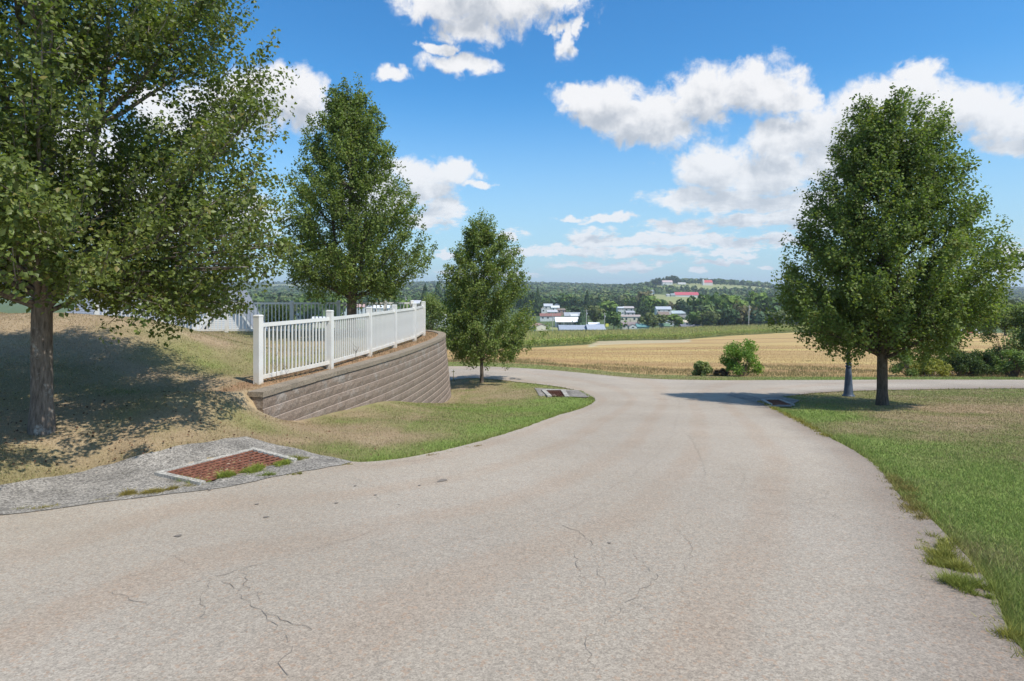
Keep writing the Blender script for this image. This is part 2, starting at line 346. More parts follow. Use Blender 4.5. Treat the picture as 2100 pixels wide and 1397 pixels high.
def green(x, y):
    num = np.zeros(x.shape); den = np.zeros(x.shape)
    for (a, b), v in zip(gw, gv):
        s = 1/((x-a)**2+(y-b)**2+0.04*(1+math.hypot(a, b)/10))**1.5; num += s*v; den += s
    g = num/den
    g = g*1.06-0.17*(x < -2)
    return np.clip(g+(fbm(x, y, 1.3, 5)-0.5)*0.7+(fbm(x, y, 0.35, 11)-0.5)*0.3, 0, 1)
cG = np.array([0.200, 0.262, 0.066]); cO = np.array([0.225, 0.215, 0.085]); cB = np.array([0.345, 0.255, 0.155]); cT = np.array([0.42, 0.33, 0.20])
def lawncol(g):
    g = np.asarray(g)[..., None]
    return 1.14*np.where(g > 0.5, cO+(cG-cO)*np.clip((g-0.5)*2, 0, 1), cB+(cO-cB)*np.clip(g*2, 0, 1))
def interp(t, tab): return np.interp(t, [a for a, b in tab], [b for a, b in tab])
T_ = lambda px: (px-CX)/F
VERGE = [(T_(800),43),(T_(1100),42.5),(T_(1300),39.5),(T_(1500),37),(T_(1800),35.5),(T_(2100),35),(2,34)]
CF = [(T_(400),115),(T_(900),118),(T_(1060),128),(T_(1212),150),(T_(1228),172),(T_(1400),188),(T_(1580),240),(T_(1700),262),(T_(1760),290)]
CB = [(T_(400),235),(T_(900),240),(T_(1060),238),(T_(1400),266),(T_(1580),302),(T_(1760),292)]
cST = np.array([0.51, 0.325, 0.155]); cSD = np.array([0.52, 0.40, 0.26]); cCORN = np.array([0.15, 0.17, 0.06]); cVAL = np.array([0.10, 0.135, 0.055]); cMEAD = np.array([0.27, 0.28, 0.12])
def field_zone(x, y):
    t = x/np.maximum(y, 1); d = y
    vs = interp(t, VERGE)+(fbm(x, y, 0.3, 8)-0.5)*1.5
    corn = (d > interp(t, CF)) & (d < interp(t, CB)) & (t < T_(1760)) & (t > T_(420))
    end = np.where(t < T_(1760), interp(t, CB), 262)
    stub = (d > vs) & (~corn) & (d < end) & (t > T_(880))
    return corn, stub, vs
def meadow(t, d):
    px = t*F+CX
    m = ((px > 1322) & (px < 1600) & (d > 1330) & (d < 1560)) | ((px > 1325) & (px < 1440) & (d > 900) & (d < 1130)) | ((px > 1130) & (px < 1200) & (d > 340) & (d < 375))
    m |= ((px > 540) & (px < 640) & (d > 2700) & (d < 3600)) | ((px > 600) & (px < 660) & (d > 1200) & (d < 1500))
    return m
def groundcol(x, y):
    t = x/np.maximum(y, 1); d = y; r = np.hypot(x, y)
    c = lawncol(green(x, y))*0.86
    corn, stub, vs = field_zone(x, y)
    c[stub] = cST*(0.9+0.2*fbm(x[stub], y[stub], 0.1, 4)[:, None])
    px = t*F+CX
    dry = stub & (px > 1205) & (px < 1420) & (d > interp(t, CF)-28) & (d > 128)
    c[dry] = cSD
    c[corn] = cCORN
    far = (r > 44) & (~stub) & (~corn)
    c[far] = cVAL
    m = far & meadow(t, d); c[m] = cMEAD
    # bare earth between fence and wall cap
    dw = pdist(x, y, WALL); ins = inpoly(x, y, UPOLY) & (dw < 0.95) & (y > 10.3)
    c[ins] = np.array([0.30, 0.185, 0.105])*(0.75+0.5*fbm(x[ins], y[ins], 3, 9)[:, None])
    for (bx, by, br) in [(*hits([(525,835)])[0], 0.45), (*hits([(360,682)])[0], 0.5), (*hits([(335,832)])[0], 0.35), (*hits([(770,903)])[0], 0.35), (*hits([(1815,838)])[0], 0.7), (*hits([(85,888)])[0], 0.7), (-8.5,18.5,0.8)]:
        k = np.clip(1.3-np.hypot(x-bx, (y-by)*0.8)/br, 0, 1)*sstep(0.3, 0.6, fbm(x, y, 5, 21)); c = c+(cT*0.95-c)*(k*0.8)[:, None]
    return c

# ------------------------------------------------------------------ materials
def mat(name):
    m = bpy.data.materials.new(name); m.use_nodes = True; nt = m.node_tree; b = nt.nodes['Principled BSDF']; return m, nt, b
def plain(name, col, rough=0.6, var=0.12, scale=6.0, bump=0.0, metal=0.0, spec=0.3, bscale=40):
    m, nt, b = mat(name); tcn = nt.nodes.new('ShaderNodeTexCoord')
    n = noise(nt, tcn.outputs['Object'], scale, 5)
    f = mapr(nt, n, 0.3, 0.7, 1-var, 1+var)
    c = mixc(nt, 1.0, col, (1, 1, 1), 'MULTIPLY'); mm = nt.nodes.new('ShaderNodeMix'); mm.data_type = 'RGBA'; mm.blend_type = 'MULTIPLY'; mm.inputs[0].default_value = 1
    nt.links.new(c, mm.inputs[6]); nt.links.new(f, mm.inputs[7]); nt.links.new(mm.outputs[2], b.inputs['Base Color'])
    b.inputs['Roughness'].default_value = rough; b.inputs['Metallic'].default_value = metal; b.inputs['Specular IOR Level'].default_value = spec
    if bump:
        bn = nt.nodes.new('ShaderNodeBump'); bn.inputs['Strength'].default_value = bump; bn.inputs['Distance'].default_value = 0.01
        nt.links.new(noise(nt, tcn.outputs['Object'], bscale, 6, 0.65), bn.inputs['Height']); nt.links.new(bn.outputs[0], b.inputs['Normal'])
    return m
def foliage(name, col, trans=0.35, rough=0.55, var=0.38, spec=0.25, hue=(0.16, 0.14, 0.03)):
    """leaves: colour varies leaf by leaf (attribute 'rnd'), light passes through"""
    m, nt, b = mat(name)
    at = nt.nodes.new('ShaderNodeAttribute'); at.attribute_name = 'rnd'
    c1 = mixc(nt, mapr(nt, at.outputs['Fac'], 0.0, 0.75), tuple(v*(1-var) for v in col), tuple(v*(1+var) for v in col))
    c = mixc(nt, mapr(nt, at.outputs['Fac'], 0.75, 1.0, 0, 0.8), c1, hue)
    nt.links.new(c, b.inputs['Base Color']); b.inputs['Roughness'].default_value = rough; b.inputs['Specular IOR Level'].default_value = spec
    tr = nt.nodes.new('ShaderNodeBsdfTranslucent'); tcx = mixc(nt, 1.0, c, (1.5, 1.7, 0.7), 'MULTIPLY'); nt.links.new(tcx, tr.inputs['Color'])
    ms = nt.nodes.new('ShaderNodeMixShader'); ms.inputs[0].default_value = trans
    nt.links.new(b.outputs[0], ms.inputs[1]); nt.links.new(tr.outputs[0], ms.inputs[2]); nt.links.new(ms.outputs[0], nt.nodes['Material Output'].inputs['Surface'])
    return m
def colattr(name, rough=0.9, trans=0.0, spec=0.1):
    m, nt, b = mat(name); at = nt.nodes.new('ShaderNodeAttribute'); at.attribute_name = 'col'
    nt.links.new(at.outputs['Color'], b.inputs['Base Color']); b.inputs['Roughness'].default_value = rough; b.inputs['Specular IOR Level'].default_value = spec
    if trans:
        tr = nt.nodes.new('ShaderNodeBsdfTranslucent'); nt.links.new(at.outputs['Color'], tr.inputs['Color'])
        ms = nt.nodes.new('ShaderNodeMixShader'); ms.inputs[0].default_value = trans
        nt.links.new(b.outputs[0], ms.inputs[1]); nt.links.new(tr.outputs[0], ms.inputs[2]); nt.links.new(ms.outputs[0], nt.nodes['Material Output'].inputs['Surface'])
    return m
# ground
M_ground, nt, b = mat('ground'); at = nt.nodes.new('ShaderNodeAttribute'); at.attribute_name = 'col'
geo = nt.nodes.new('ShaderNodeNewGeometry'); pos = geo.outputs['Position']
fz = nt.nodes.new('ShaderNodeAttribute'); fz.attribute_name = 'stub'
nf = noise(nt, pos, 26, 8, 0.72); nm = noise(nt, pos, 2.2, 6, 0.6)
f = mapr(nt, mth(nt, 'ADD', mth(nt, 'MULTIPLY', nf, 0.65), mth(nt, 'MULTIPLY', nm, 0.35)), 0.33, 0.67, 0.68, 1.3)
c = mixc(nt, 1.0, at.outputs['Color'], f, 'MULTIPLY')
rot = nt.nodes.new('ShaderNodeMapping'); rot.inputs['Rotation'].default_value = (0, 0, math.radians(-14)); rot.inputs['Scale'].default_value = (0.025, 1.0, 0.0); nt.links.new(pos, rot.inputs[0])
rows = noise(nt, rot.outputs[0], 0.55, 5, 0.6); rows2 = noise(nt, rot.outputs[0], 0.14, 4, 0.62)
rf = mapr(nt, mth(nt, 'ADD', mth(nt, 'MULTIPLY', rows, 0.25), mth(nt, 'MULTIPLY', rows2, 0.75)), 0.40, 0.60, 0.66, 1.22)
cs2 = mixc(nt, mapr(nt, rows2, 0.4, 0.65), c, mixc(nt, 1.0, c, (0.80, 0.98, 0.80), 'MULTIPLY'))
cf = mixc(nt, fz.outputs['Fac'], c, mixc(nt, 1.0, cs2, rf, 'MULTIPLY'))
nt.links.new(cf, b.inputs['Base Color']); b.inputs['Roughness'].default_value = 0.95; b.inputs['Specular IOR Level'].default_value = 0.08
bn = nt.nodes.new('ShaderNodeBump'); bn.inputs['Strength'].default_value = 0.7; bn.inputs['Distance'].default_value = 0.05
nt.links.new(noise(nt, pos, 14, 8, 0.75), bn.inputs['Height']); nt.links.new(bn.outputs[0], b.inputs['Normal'])
# road
M_road, nt, b = mat('road'); geo = nt.nodes.new('ShaderNodeNewGeometry'); pos = geo.outputs['Position']
def voro(nt, pos, scale, feat='F1', out='Color', rnd=1.0):
    v = nt.nodes.new('ShaderNodeTexVoronoi'); v.feature = feat; v.inputs['Scale'].default_value = scale; v.inputs['Randomness'].default_value = rnd; nt.links.new(pos, v.inputs['Vector']); return v.outputs[out]
vs = voro(nt, pos, 130); vs2 = voro(nt, pos, 62)
sp1 = nt.nodes.new('ShaderNodeSeparateColor'); nt.links.new(vs, sp1.inputs[0]); sp2 = nt.nodes.new('ShaderNodeSeparateColor'); nt.links.new(vs2, sp2.inputs[0])
stone = mapr(nt, mth(nt, 'ADD', mth(nt, 'MULTIPLY', sp1.outputs[0], 0.6), mth(nt, 'MULTIPLY', sp2.outputs[0], 0.4)), 0.1, 0.9, 0.70, 1.24)
base = mixc(nt, mapr(nt, noise(nt, pos, 0.55, 5, 0.6), 0.38, 0.62), (0.405, 0.342, 0.268), (0.388, 0.332, 0.266))
lat = nt.nodes.new('ShaderNodeAttribute'); lat.attribute_name = 'lat'
wb = mth(nt, 'ADD', lat.outputs['Fac'], mth(nt, 'MULTIPLY', mth(nt, 'SUBTRACT', noise(nt, pos, 0.5, 3), 0.5), 0.05))
tan = mth(nt, 'MULTIPLY', mapr(nt, mth(nt, 'SINE', mth(nt, 'MULTIPLY', wb, 34.0)), 0.1, 1.0, 0, 1, True), mapr(nt, noise(nt, pos, 0.9, 6, 0.65), 0.34, 0.62, 0.18, 0.55))
base = mixc(nt, tan, base, (0.375, 0.285, 0.208))
edge = mapr(nt, mth(nt, 'ADD', lat.outputs['Fac'], mth(nt, 'MULTIPLY', noise(nt, pos, 1.2, 4), 0.10)), 0.93, 1.06, 0, 0.7)
base = mixc(nt, edge, base, (0.20, 0.165, 0.135))
seam = mapr(nt, mth(nt, 'ABSOLUTE', mth(nt, 'SUBTRACT', wb, 0.515)), 0.0, 0.006, 0.14, 0.0)
base = mixc(nt, seam, base, (0.19, 0.16, 0.13))
wear = mapr(nt, noise(nt, pos, 0.28, 5, 0.6), 0.40, 0.62, 0.90, 1.06); base = mixc(nt, 1.0, base, wear, 'MULTIPLY')
cc = mixc(nt, 1.0, base, stone, 'MULTIPLY')
# dark pores between the stones
pore = mapr(nt, noise(nt, pos, 95, 3, 0.6), 0.56, 0.66, 0, 0.42)
cc = mixc(nt, pore, cc, (0.13, 0.11, 0.095))
rust = mapr(nt, sp2.outputs[1], 0.88, 0.93, 0, 0.30); cc = mixc(nt, rust, cc, (0.40, 0.23, 0.13))
# fine hairline cracks, only here and there
dv = nt.nodes.new('ShaderNodeVectorMath'); dv.operation = 'ADD'; nt.links.new(pos, dv.inputs[0])
sc_ = nt.nodes.new('ShaderNodeVectorMath'); sc_.operation = 'SCALE'; sc_.inputs['Scale'].default_value = 0.6; nt.links.new(noise(nt, pos, 2.2, 6, 0.7, out=1), sc_.inputs[0]); nt.links.new(sc_.outputs[0], dv.inputs[1])
ed = voro(nt, dv.outputs[0], 0.75, 'DISTANCE_TO_EDGE', 'Distance')
ck = mth(nt, 'MULTIPLY', mapr(nt, ed, 0.003, 0.011, 1, 0), mapr(nt, noise(nt, pos, 0.45, 3), 0.54, 0.62, 0, 0.22))
cc = mixc(nt, ck, cc, (0.10, 0.085, 0.07))
nt.links.new(cc, b.inputs['Base Color']); b.inputs['Roughness'].default_value = 0.9; b.inputs['Specular IOR Level'].default_value = 0.15
bn = nt.nodes.new('ShaderNodeBump'); bn.inputs['Strength'].default_value = 0.55; bn.inputs['Distance'].default_value = 0.006
nt.links.new(stone, bn.inputs['Height']); nt.links.new(bn.outputs[0], b.inputs['Normal'])
def asphalt(name, col, lo=0.5, hi=1.5):
    m, nt, b = mat(name); geo = nt.nodes.new('ShaderNodeNewGeometry'); pos = geo.outputs['Position']
    s = nt.nodes.new('ShaderNodeSeparateColor'); nt.links.new(voro(nt, pos, 60), s.inputs[0])
    st = mth(nt, 'MULTIPLY', mapr(nt, s.outputs[0], 0, 1, lo, hi), mapr(nt, noise(nt, pos, 3, 6, 0.65), 0.35, 0.65, 0.75, 1.2))
    nt.links.new(mixc(nt, 1.0, col, st, 'MULTIPLY'), b.inputs['Base Color']); b.inputs['Roughness'].default_value = 0.92; b.inputs['Specular IOR Level'].default_value = 0.15
    bn = nt.nodes.new('ShaderNodeBump'); bn.inputs['Strength'].default_value = 0.8; bn.inputs['Distance'].default_value = 0.012
    nt.links.new(st, bn.inputs['Height']); nt.links.new(bn.outputs[0], b.inputs['Normal']); return m
M_apron = asphalt('old_asphalt', (0.255, 0.23, 0.198), 0.5, 1.5); M_conc = asphalt('exposed_concrete', (0.42, 0.39, 0.34), 0.6, 1.3)
M_crack = plain('crack_dark', (0.20, 0.17, 0.14), 0.95)
M_blade = colattr('grass_blade', 0.7, 0.3, 0.2)
M_stk = colattr('stubble', 0.9, 0.1)
M_vinyl = plain('white_vinyl', (0.72, 0.70, 0.66), 0.4, 0.07, 2.0, 0.0, spec=0.45)
# dirt stains on the fence foot
nt = M_vinyl.node_tree; b = nt.nodes['Principled BSDF']; geo = nt.nodes.new('ShaderNodeNewGeometry'); sx = nt.nodes.new('ShaderNodeSeparateXYZ'); nt.links.new(geo.outputs['Position'], sx.inputs[0])
src = b.inputs['Base Color'].links[0].from_socket
dz = mth(nt, 'MULTIPLY', mapr(nt, sx.outputs[2], -1.86, -1.45, 0.75, 0.0), mapr(nt, noise(nt, geo.outputs['Position'], 7, 6), 0.3, 0.6))
nt.links.new(mixc(nt, dz, src, (0.60, 0.50, 0.36)), b.inputs['Base Color'])
def rough_stone(name, col, patch, bump):
    m, nt, b = mat(name); tcn = nt.nodes.new('ShaderNodeTexCoord'); geo = nt.nodes.new('ShaderNodeNewGeometry'); pos = geo.outputs['Position']
    n = noise(nt, pos, 38, 7, 0.7); n2 = noise(nt, pos, 3.2, 5, 0.6); oi = nt.nodes.new('ShaderNodeObjectInfo')
    f = mth(nt, 'MULTIPLY', mapr(nt, n, 0.32, 0.68, 0.55, 1.4), mapr(nt, oi.outputs['Random'], 0, 1, 0.94, 1.06))
    c = mixc(nt, 1.0, col, f, 'MULTIPLY')
    sx = nt.nodes.new('ShaderNodeSeparateXYZ'); nt.links.new(pos, sx.inputs[0])
    ef = mth(nt, 'MULTIPLY', mapr(nt, n2, 0.50, 0.62, 0, 0.5), mapr(nt, sx.outputs[2], -2.7, -2.05, 0.15, 1.0))
    c = mixc(nt, ef, c, mixc(nt, 1.0, patch, f, 'MULTIPLY'))
    nt.links.new(c, b.inputs['Base Color']); b.inputs['Roughness'].default_value = 0.93; b.inputs['Specular IOR Level'].default_value = 0.12
    bn = nt.nodes.new('ShaderNodeBump'); bn.inputs['Strength'].default_value = bump; bn.inputs['Distance'].default_value = 0.02
    nt.links.new(noise(nt, pos, 22, 8, 0.72), bn.inputs['Height']); nt.links.new(bn.outputs[0], b.inputs['Normal']); return m
M_block = rough_stone('split_face_block', (0.245, 0.188, 0.146), (0.36, 0.335, 0.30), 0.8)
M_cap = rough_stone('cap_stone', (0.27, 0.22, 0.165), (0.22, 0.185, 0.14), 1.0)
M_core = plain('block_tail_sunlit_lip', (0.46, 0.36, 0.29), 0.95, 0.1)  # paler than the faces: smooth concrete, plus sun on the lip put into colour
def bark(name, col, pale=0.0):
    m, nt, b = mat(name); tcn = nt.nodes.new('ShaderNodeTexCoord'); mp = nt.nodes.new('ShaderNodeMapping'); mp.inputs['Scale'].default_value = (1, 1, 0.16); nt.links.new(tcn.outputs['Object'], mp.inputs[0])
    n = noise(nt, mp.outputs[0], 34, 8, 0.7); n2 = noise(nt, tcn.outputs['Object'], 4.5, 6, 0.7)
    c = mixc(nt, 1.0, col, mapr(nt, n, 0.33, 0.67, 0.45, 1.5), 'MULTIPLY')
    if pale: c = mixc(nt, mapr(nt, n2, 0.56, 0.66, 0, pale), c, (0.42, 0.40, 0.36))
    nt.links.new(c, b.inputs['Base Color']); b.inputs['Roughness'].default_value = 0.93; b.inputs['Specular IOR Level'].default_value = 0.1
    bn = nt.nodes.new('ShaderNodeBump'); bn.inputs['Strength'].default_value = 1.0; bn.inputs['Distance'].default_value = 0.02; nt.links.new(n, bn.inputs['Height']); nt.links.new(bn.outputs[0], b.inputs['Normal']); return m
M_bark1 = bark('bark_pale', (0.20, 0.165, 0.135), 0.95); M_bark = bark('bark', (0.125, 0.10, 0.078), 0.25)
M_leaf = foliage('pear_leaf', (0.150, 0.192, 0.050), hue=(0.20, 0.165, 0.045)); M_leaf1 = foliage('pear_leaf_near', (0.135, 0.165, 0.042), hue=(0.22, 0.165, 0.05), rough=0.45, spec=0.35)

# ------------------------------------------------------------------ ground sheet
rings = np.r_[0.0, np.geomspace(1.2, 4600, 600)]
azs = np.r_[np.radians(np.arange(-52, 52.01, 0.38)), np.radians(np.arange(56, 304.1, 4.0))]
R, A = np.meshgrid(rings, azs, indexing='ij'); X = R*np.sin(A); Y = R*np.cos(A); Z = Hs(X, Y)
ni, nj = X.shape; ii = np.arange(ni-1)[:, None]*nj; jj = np.arange(nj)[None, :]; jn = (jj+1) % nj
Q = np.stack([ii+jj, ii+nj+jj, ii+nj+jn, ii+jn], -1).reshape(-1, 4)[:, ::-1]
xf, yf = X.ravel(), Y.ravel()
gc = groundcol(xf, yf); corn_, stub_, _ = field_zone(xf, yf)
me = mesh_np('ground', np.c_[xf, yf, Z.ravel()], Q, M_ground, {'col': gc, 'stub': stub_.astype(float)}, True)
me.validate(); tag(link('ground', me), kind='structure')

def drape(name, poly, matl, off, step=0.35, lat=False, holes=()):
    P = np.array(poly); x0, y0 = P.min(0); x1, y1 = P.max(0)
    pts = []
    r = 1.6
    rr = np.geomspace(1.0, 60, 190 if lat else 260); aa = np.radians(np.arange(-180, 180, 1.2 if lat else 0.6))
    Rr, Aa = np.meshgrid(rr, aa); gx = (Rr*np.sin(Aa)).ravel(); gy = (Rr*np.cos(Aa)).ravel()
    m = (gx > x0) & (gx < x1) & (gy > y0) & (gy < y1); gx, gy = gx[m], gy[m]
    m = inpoly(gx, gy, poly); gx, gy = gx[m], gy[m]
    dmin = pdist(gx, gy, poly, True); m = dmin > 0.03*np.maximum(1, np.hypot(gx, gy)/6); gx, gy = gx[m], gy[m]
    if lat:
        m = RNG.random(len(gx)) < np.where((gy > -2), 1.0, 0.3); gx, gy = gx[m], gy[m]
    allp = [Vector(p) for p in poly]+[Vector((a, b)) for a, b in zip(gx, gy)]
    n = len(poly)
    vs, es, fs, *_ = delaunay_2d_cdt(allp, [(i, (i+1) % n) for i in range(n)], [], 1, 1e-5)
    vx = np.array([v[0] for v in vs]); vy = np.array([v[1] for v in vs]); T = np.array([f for f in fs if len(f) == 3])
    if holes:
        ccx = vx[T].mean(1); ccy = vy[T].mean(1); keep = np.ones(len(T), bool)
        for h in holes: keep &= ~inpoly(ccx, ccy, h)
        T = T[keep]
    vz = Hs(vx, vy)+off
    at = {}
    if lat:
        dl = pdist(vx, vy, RL[:]) ; dr = pdist(vx, vy, RR[:]); at['lat'] = dl/(dl+dr+1e-6)
    me = mesh_np(name, np.c_[vx, vy, vz], T, matl, at, True)
    # faces must look up
    o = link(name, me)
    nz = np.cross(np.c_[vx, vy, vz][T[:, 1]]-np.c_[vx, vy, vz][T[:, 0]], np.c_[vx, vy, vz][T[:, 2]]-np.c_[vx, vy, vz][T[:, 0]])[:, 2]
    if (nz < 0).mean() > 0.5: me.flip_normals()
    return o
tag(drape('road', ROADP, M_road, 0.022, lat=True, holes=[G1]), kind='structure')
ap1 = dense(hits([(-420,1130),(0,1000),(200,961),(330,929),(420,912),(505,899),(600,922),(722,951),(700,958),(600,975),(470,1003),(350,1018),(200,1036),(0,1062),(-420,1190)]), 0.15, 0.02, 5, True)
tag(drape('drain_apron', ap1, M_apron, 0.030, holes=[G1]), kind='structure')
ap2 = dense(hits([(1096,797),(1105,813),(1200,817),(1212,815),(1188,802)]), 0.3, 0.02, 6, True)
tag(drape('drain_apron', ap2, M_apron, 0.030, holes=[G2]), kind='structure')
ap3 = dense(hits([(1500,805),(1560,818),(1600,815),(1640,822),(1622,836),(1580,836),(1545,826),(1490,813)]), 0.3, 0.02, 7, True)
tag(drape('drain_apron', ap3, M_apron, 0.030, holes=[G3]), kind='structure')

# ------------------------------------------------------------------ cracks and spots in the road
V = []; Q4 = []
def ribbon(pxs, w0, seed):
    rs = random.Random(seed); P = dense(hits(pxs), 0.05, 0.022, seed); pv = []
    for i, p in enumerate(P):
        a = P[max(i-1, 0)]; c = P[min(i+1, len(P)-1)]; L = math.hypot(c[0]-a[0], c[1]-a[1])+1e-6; nx, ny = -(c[1]-a[1])/L, (c[0]-a[0])/L
        w = w0*0.65*rs.uniform(0.1, 1.0)*(0.25+0.75*math.sin(math.pi*(i+.5)/len(P))); pv += [(p[0]+nx*w, p[1]+ny*w), (p[0]-nx*w, p[1]-ny*w)]
    o = len(V); V.extend(pv); Q4.extend([(o+2*i, o+2*i+1, o+2*i+3, o+2*i+2) for i in range(len(P)-1)])
for k, (pl, w) in enumerate([([(380,1210),(440,1190),(505,1172),(560,1155),(600,1147)],.006),([(600,1147),(660,1128),(716,1113),(760,1098)],.004),([(440,1185),(480,1215),(540,1265),(600,1335)],.005),
    ([(716,1113),(790,1085),(866,1053)],.003),([(1130,1055),(1145,1075),(1190,1100),(1240,1140)],.005),([(1300,1110),(1305,1150),(1350,1190),(1290,1240),(1240,1290)],.004),
    ([(1520,965),(1528,985),(1510,1010)],.004),([(1190,1100),(1180,1160),(1200,1230)],.003),([(300,1130),(360,1150),(440,1185)],.003),([(1240,1140),(1300,1165),(1345,1185)],.003),
    ([(860,990),(920,1005),(1010,1015)],.003),([(1380,1080),(1420,1130),(1400,1200)],.003),([(505,1172),(500,1210),(545,1240)],.004),([(540,1265),(600,1290),(640,1300)],.004),([(440,1185),(410,1235),(420,1290)],.003),([(160,1230),(230,1222),(300,1250),(380,1210)],.0035),([(600,1335),(570,1370),(590,1396)],.004),([(1240,1290),(1200,1330),(1215,1390)],.003),([(1240,1140),(1225,1180),(1245,1220)],.0025),([(1350,1190),(1400,1215),(1420,1260)],.0025),([(1130,1055),(1080,1035),(1040,1005)],.003),([(1290,1240),(1340,1262)],.0025),([(1385,870),(1420,905),(1445,960),(1440,1010)],.004)]): ribbon(pl, w, 40+k)
va = np.array(V); me = mesh_np('road_crack', np.c_[va, Hs(va[:, 0], va[:, 1])+0.026], Q4, M_crack); tag(link('road_crack', me), kind='structure')
V = []; T3 = []
for (px, py, r) in [(908,989,.055),(900,992,.025),(770,1020,.02),(728,1001,.018),(690,1037,.02),(545,1066,.028),(527,1039,.022),(860,1000,.018),(366,1105,.03),(818,1040,.01),(1250,1120,.015),(430,1010,.02)]:
    cx, cy = hits([(px, py)])[0]; o = len(V); V.append((cx, cy)); n = 11
    V += [(cx+r*(1+random.uniform(-.3,.3))*math.cos(6.283*i/n), cy+1.2*r*(1+random.uniform(-.3,.3))*math.sin(6.283*i/n)) for i in range(n)]
    T3 += [(o, o+1+i, o+1+(i+1) % n) for i in range(n)]
va = np.array(V); me = mesh_np('tar_spot', np.c_[va, Hs(va[:, 0], va[:, 1])+0.028], T3, M_crack); tag(link('tar_spot', me), kind='structure')

# ------------------------------------------------------------------ drain grates
M_rust = plain('rusty_iron', (0.24, 0.10, 0.062), 0.85, 0.35, 14, 0.5); M_pit = plain('drain_pit', (0.02, 0.012, 0.01), 0.95)
def grate(q, label, nu, nv, fr, sides):
    """q: four corners (A, B, C, D) on the ground; nu bars across, nv bars along"""
    P = [Vector((a, b, float(Hraw(np.array([a]), np.array([b]))[0])+0.035)) for a, b in q]
    c = sum(P, Vector())/4; root = empty('drain_grate', c, label, 'drain grate', 'rusty drain grates set in the road edge')
    L = lambda u, v, dz=0: (P[0]*(1-u)*(1-v)+P[1]*u*(1-v)+P[2]*u*v+P[3]*(1-u)*v)-c+Vector((0, 0, dz))
    for i in range(nv+1):                       # long bars
        v = i/nv; MB().beam(L(0, v), L(1, v), 0.014, 0.02).obj('bar', M_rust, root)
    for i in range(nu+1):
        u = i/nu; MB().beam(L(u, 0, -0.008), L(u, 1, -0.008), 0.010, 0.012).obj('cross_bar', M_rust, root)
    m = MB(); m.add([L(0,0,-.22), L(1,0,-.22), L(1,1,-.22), L(0,1,-.22), L(0,0,.0), L(1,0,.0), L(1,1,.0), L(0,1,.0)], [(0,1,2,3),(0,1,5,4),(1,2,6,5),(2,3,7,6),(3,0,4,7)]); m.obj('pit', M_pit, root)
    C = [L(0,0), L(1,0), L(1,1), L(0,1)]
    for k in sides:
        a, b_ = C[k], C[(k+1) % 4]; d = (b_-a).normalized(); mid = Vector((0,0,0)); outw = Vector((d.y, -d.x, 0)); 
        if outw.dot((a+b_)/2) < 0: outw = -outw
        e = d*fr
        MB().beam(a-e+outw*fr/2, b_+e+outw*fr/2, fr, 0.05 if k % 2 else 0.046).obj('frame_side', M_conc, root)
    return root
grate(G1, 'large rusty drain grate at the left road edge with grass along its front', 15, 7, 0.07, (0, 1, 3))
grate(G2, 'small red-brown drain grate on the grass tip left of the road bend', 7, 5, 0.16, (0, 1, 3))
grate(G3, 'drain grate in the shade of the right tree at the road junction', 7, 5, 0.10, (0, 1, 3))

# ------------------------------------------------------------------ retaining wall
wp = chaikin(WALL, 2); wpa = np.array(wp); seg = np.r_[0, np.cumsum(np.hypot(*np.diff(wpa, axis=0).T))]; WL = seg[-1]
def wat(s):
    x = np.interp(s, seg, wpa[:, 0]); y = np.interp(s, seg, wpa[:, 1]); e = 0.15
    tx = np.interp(s+e, seg, wpa[:, 0])-np.interp(s-e, seg, wpa[:, 0]); ty = np.interp(s+e, seg, wpa[:, 1])-np.interp(s-e, seg, wpa[:, 1]); L = math.hypot(tx, ty)+1e-9
    return Vector((x, y, 0)), Vector((tx/L, ty/L, 0)), Vector((ty/L, -tx/L, 0))    # point, tangent, outward
wroot = empty('retaining_wall', (WALL[0][0], WALL[0][1], -2.3), 'curving brown split-face block retaining wall with cap stones under the white fence', 'retaining wall')
wo_ = wroot.location
def block_mesh(name, L, D, h, seed, matl, nx=4, nz=2, amp=0.012, lip=True):
    rs = random.Random(seed); m = MB(); g = 0.0012; vs = []; x0, x1 = -L/2+g, L/2-g
    for j in range(nz+1):
        for i in range(nx+1):
            ed = (i in (0, nx)) or (j in (0, nz)); vs.append((x0+(x1-x0)*i/nx, -rs.uniform(0, amp)*(0.3 if ed else 1)-(0 if ed else 0.006), h*j/nz))
    for i in range(nx+1): x_, y_, z_ = vs[nz*(nx+1)+i]; vs[nz*(nx+1)+i] = (x_, y_*0.3+0.004, h-0.012 if lip else z_)
    fs = [(j*(nx+1)+i, j*(nx+1)+i+1, (j+1)*(nx+1)+i+1, (j+1)*(nx+1)+i) for j in range(nz) for i in range(nx)]
    m.add(vs, fs); n = nx+1
    a, b_, c_, d_ = vs[0], vs[nx], vs[nz*n+nx], vs[nz*n]
    m.add([(x0, D, 0), (x1, D, 0), (x1, D, h), (x0, D, h)], [(3, 2, 1, 0)]); o = len(vs); nrf = None
    if lip:
        nrf = len(m.f); m.add([(x0, vs[nz*n][1]+.0, h-.020), (x1, vs[nz*n][1], h-.020), (x1, .034, h), (x0, .034, h)], [(0, 1, 2, 3)])
    m.f += [tuple([nz*n+i for i in range(n)]+[o+2, o+3]), tuple([i for i in range(nx, -1, -1)]+[o, o+1]), tuple([j*n for j in range(nz, -1, -1)][::-1][::-1]+[o, o+3]), tuple([j*n+nx for j in range(nz+1)]+[o+2, o+1])]
    me = m.mesh(name, matl)
    if lip: me.materials.append(M_core); me.polygons[nrf].material_index = 1  # top lip coloured pale, painting in the sunlit ledge line
    return me
CH = 0.20; BL = 0.455; TOPZ = -1.93
bm_ = [block_mesh('wall_block', BL, 0.22, CH-0.004, k, M_block) for k in range(7)]
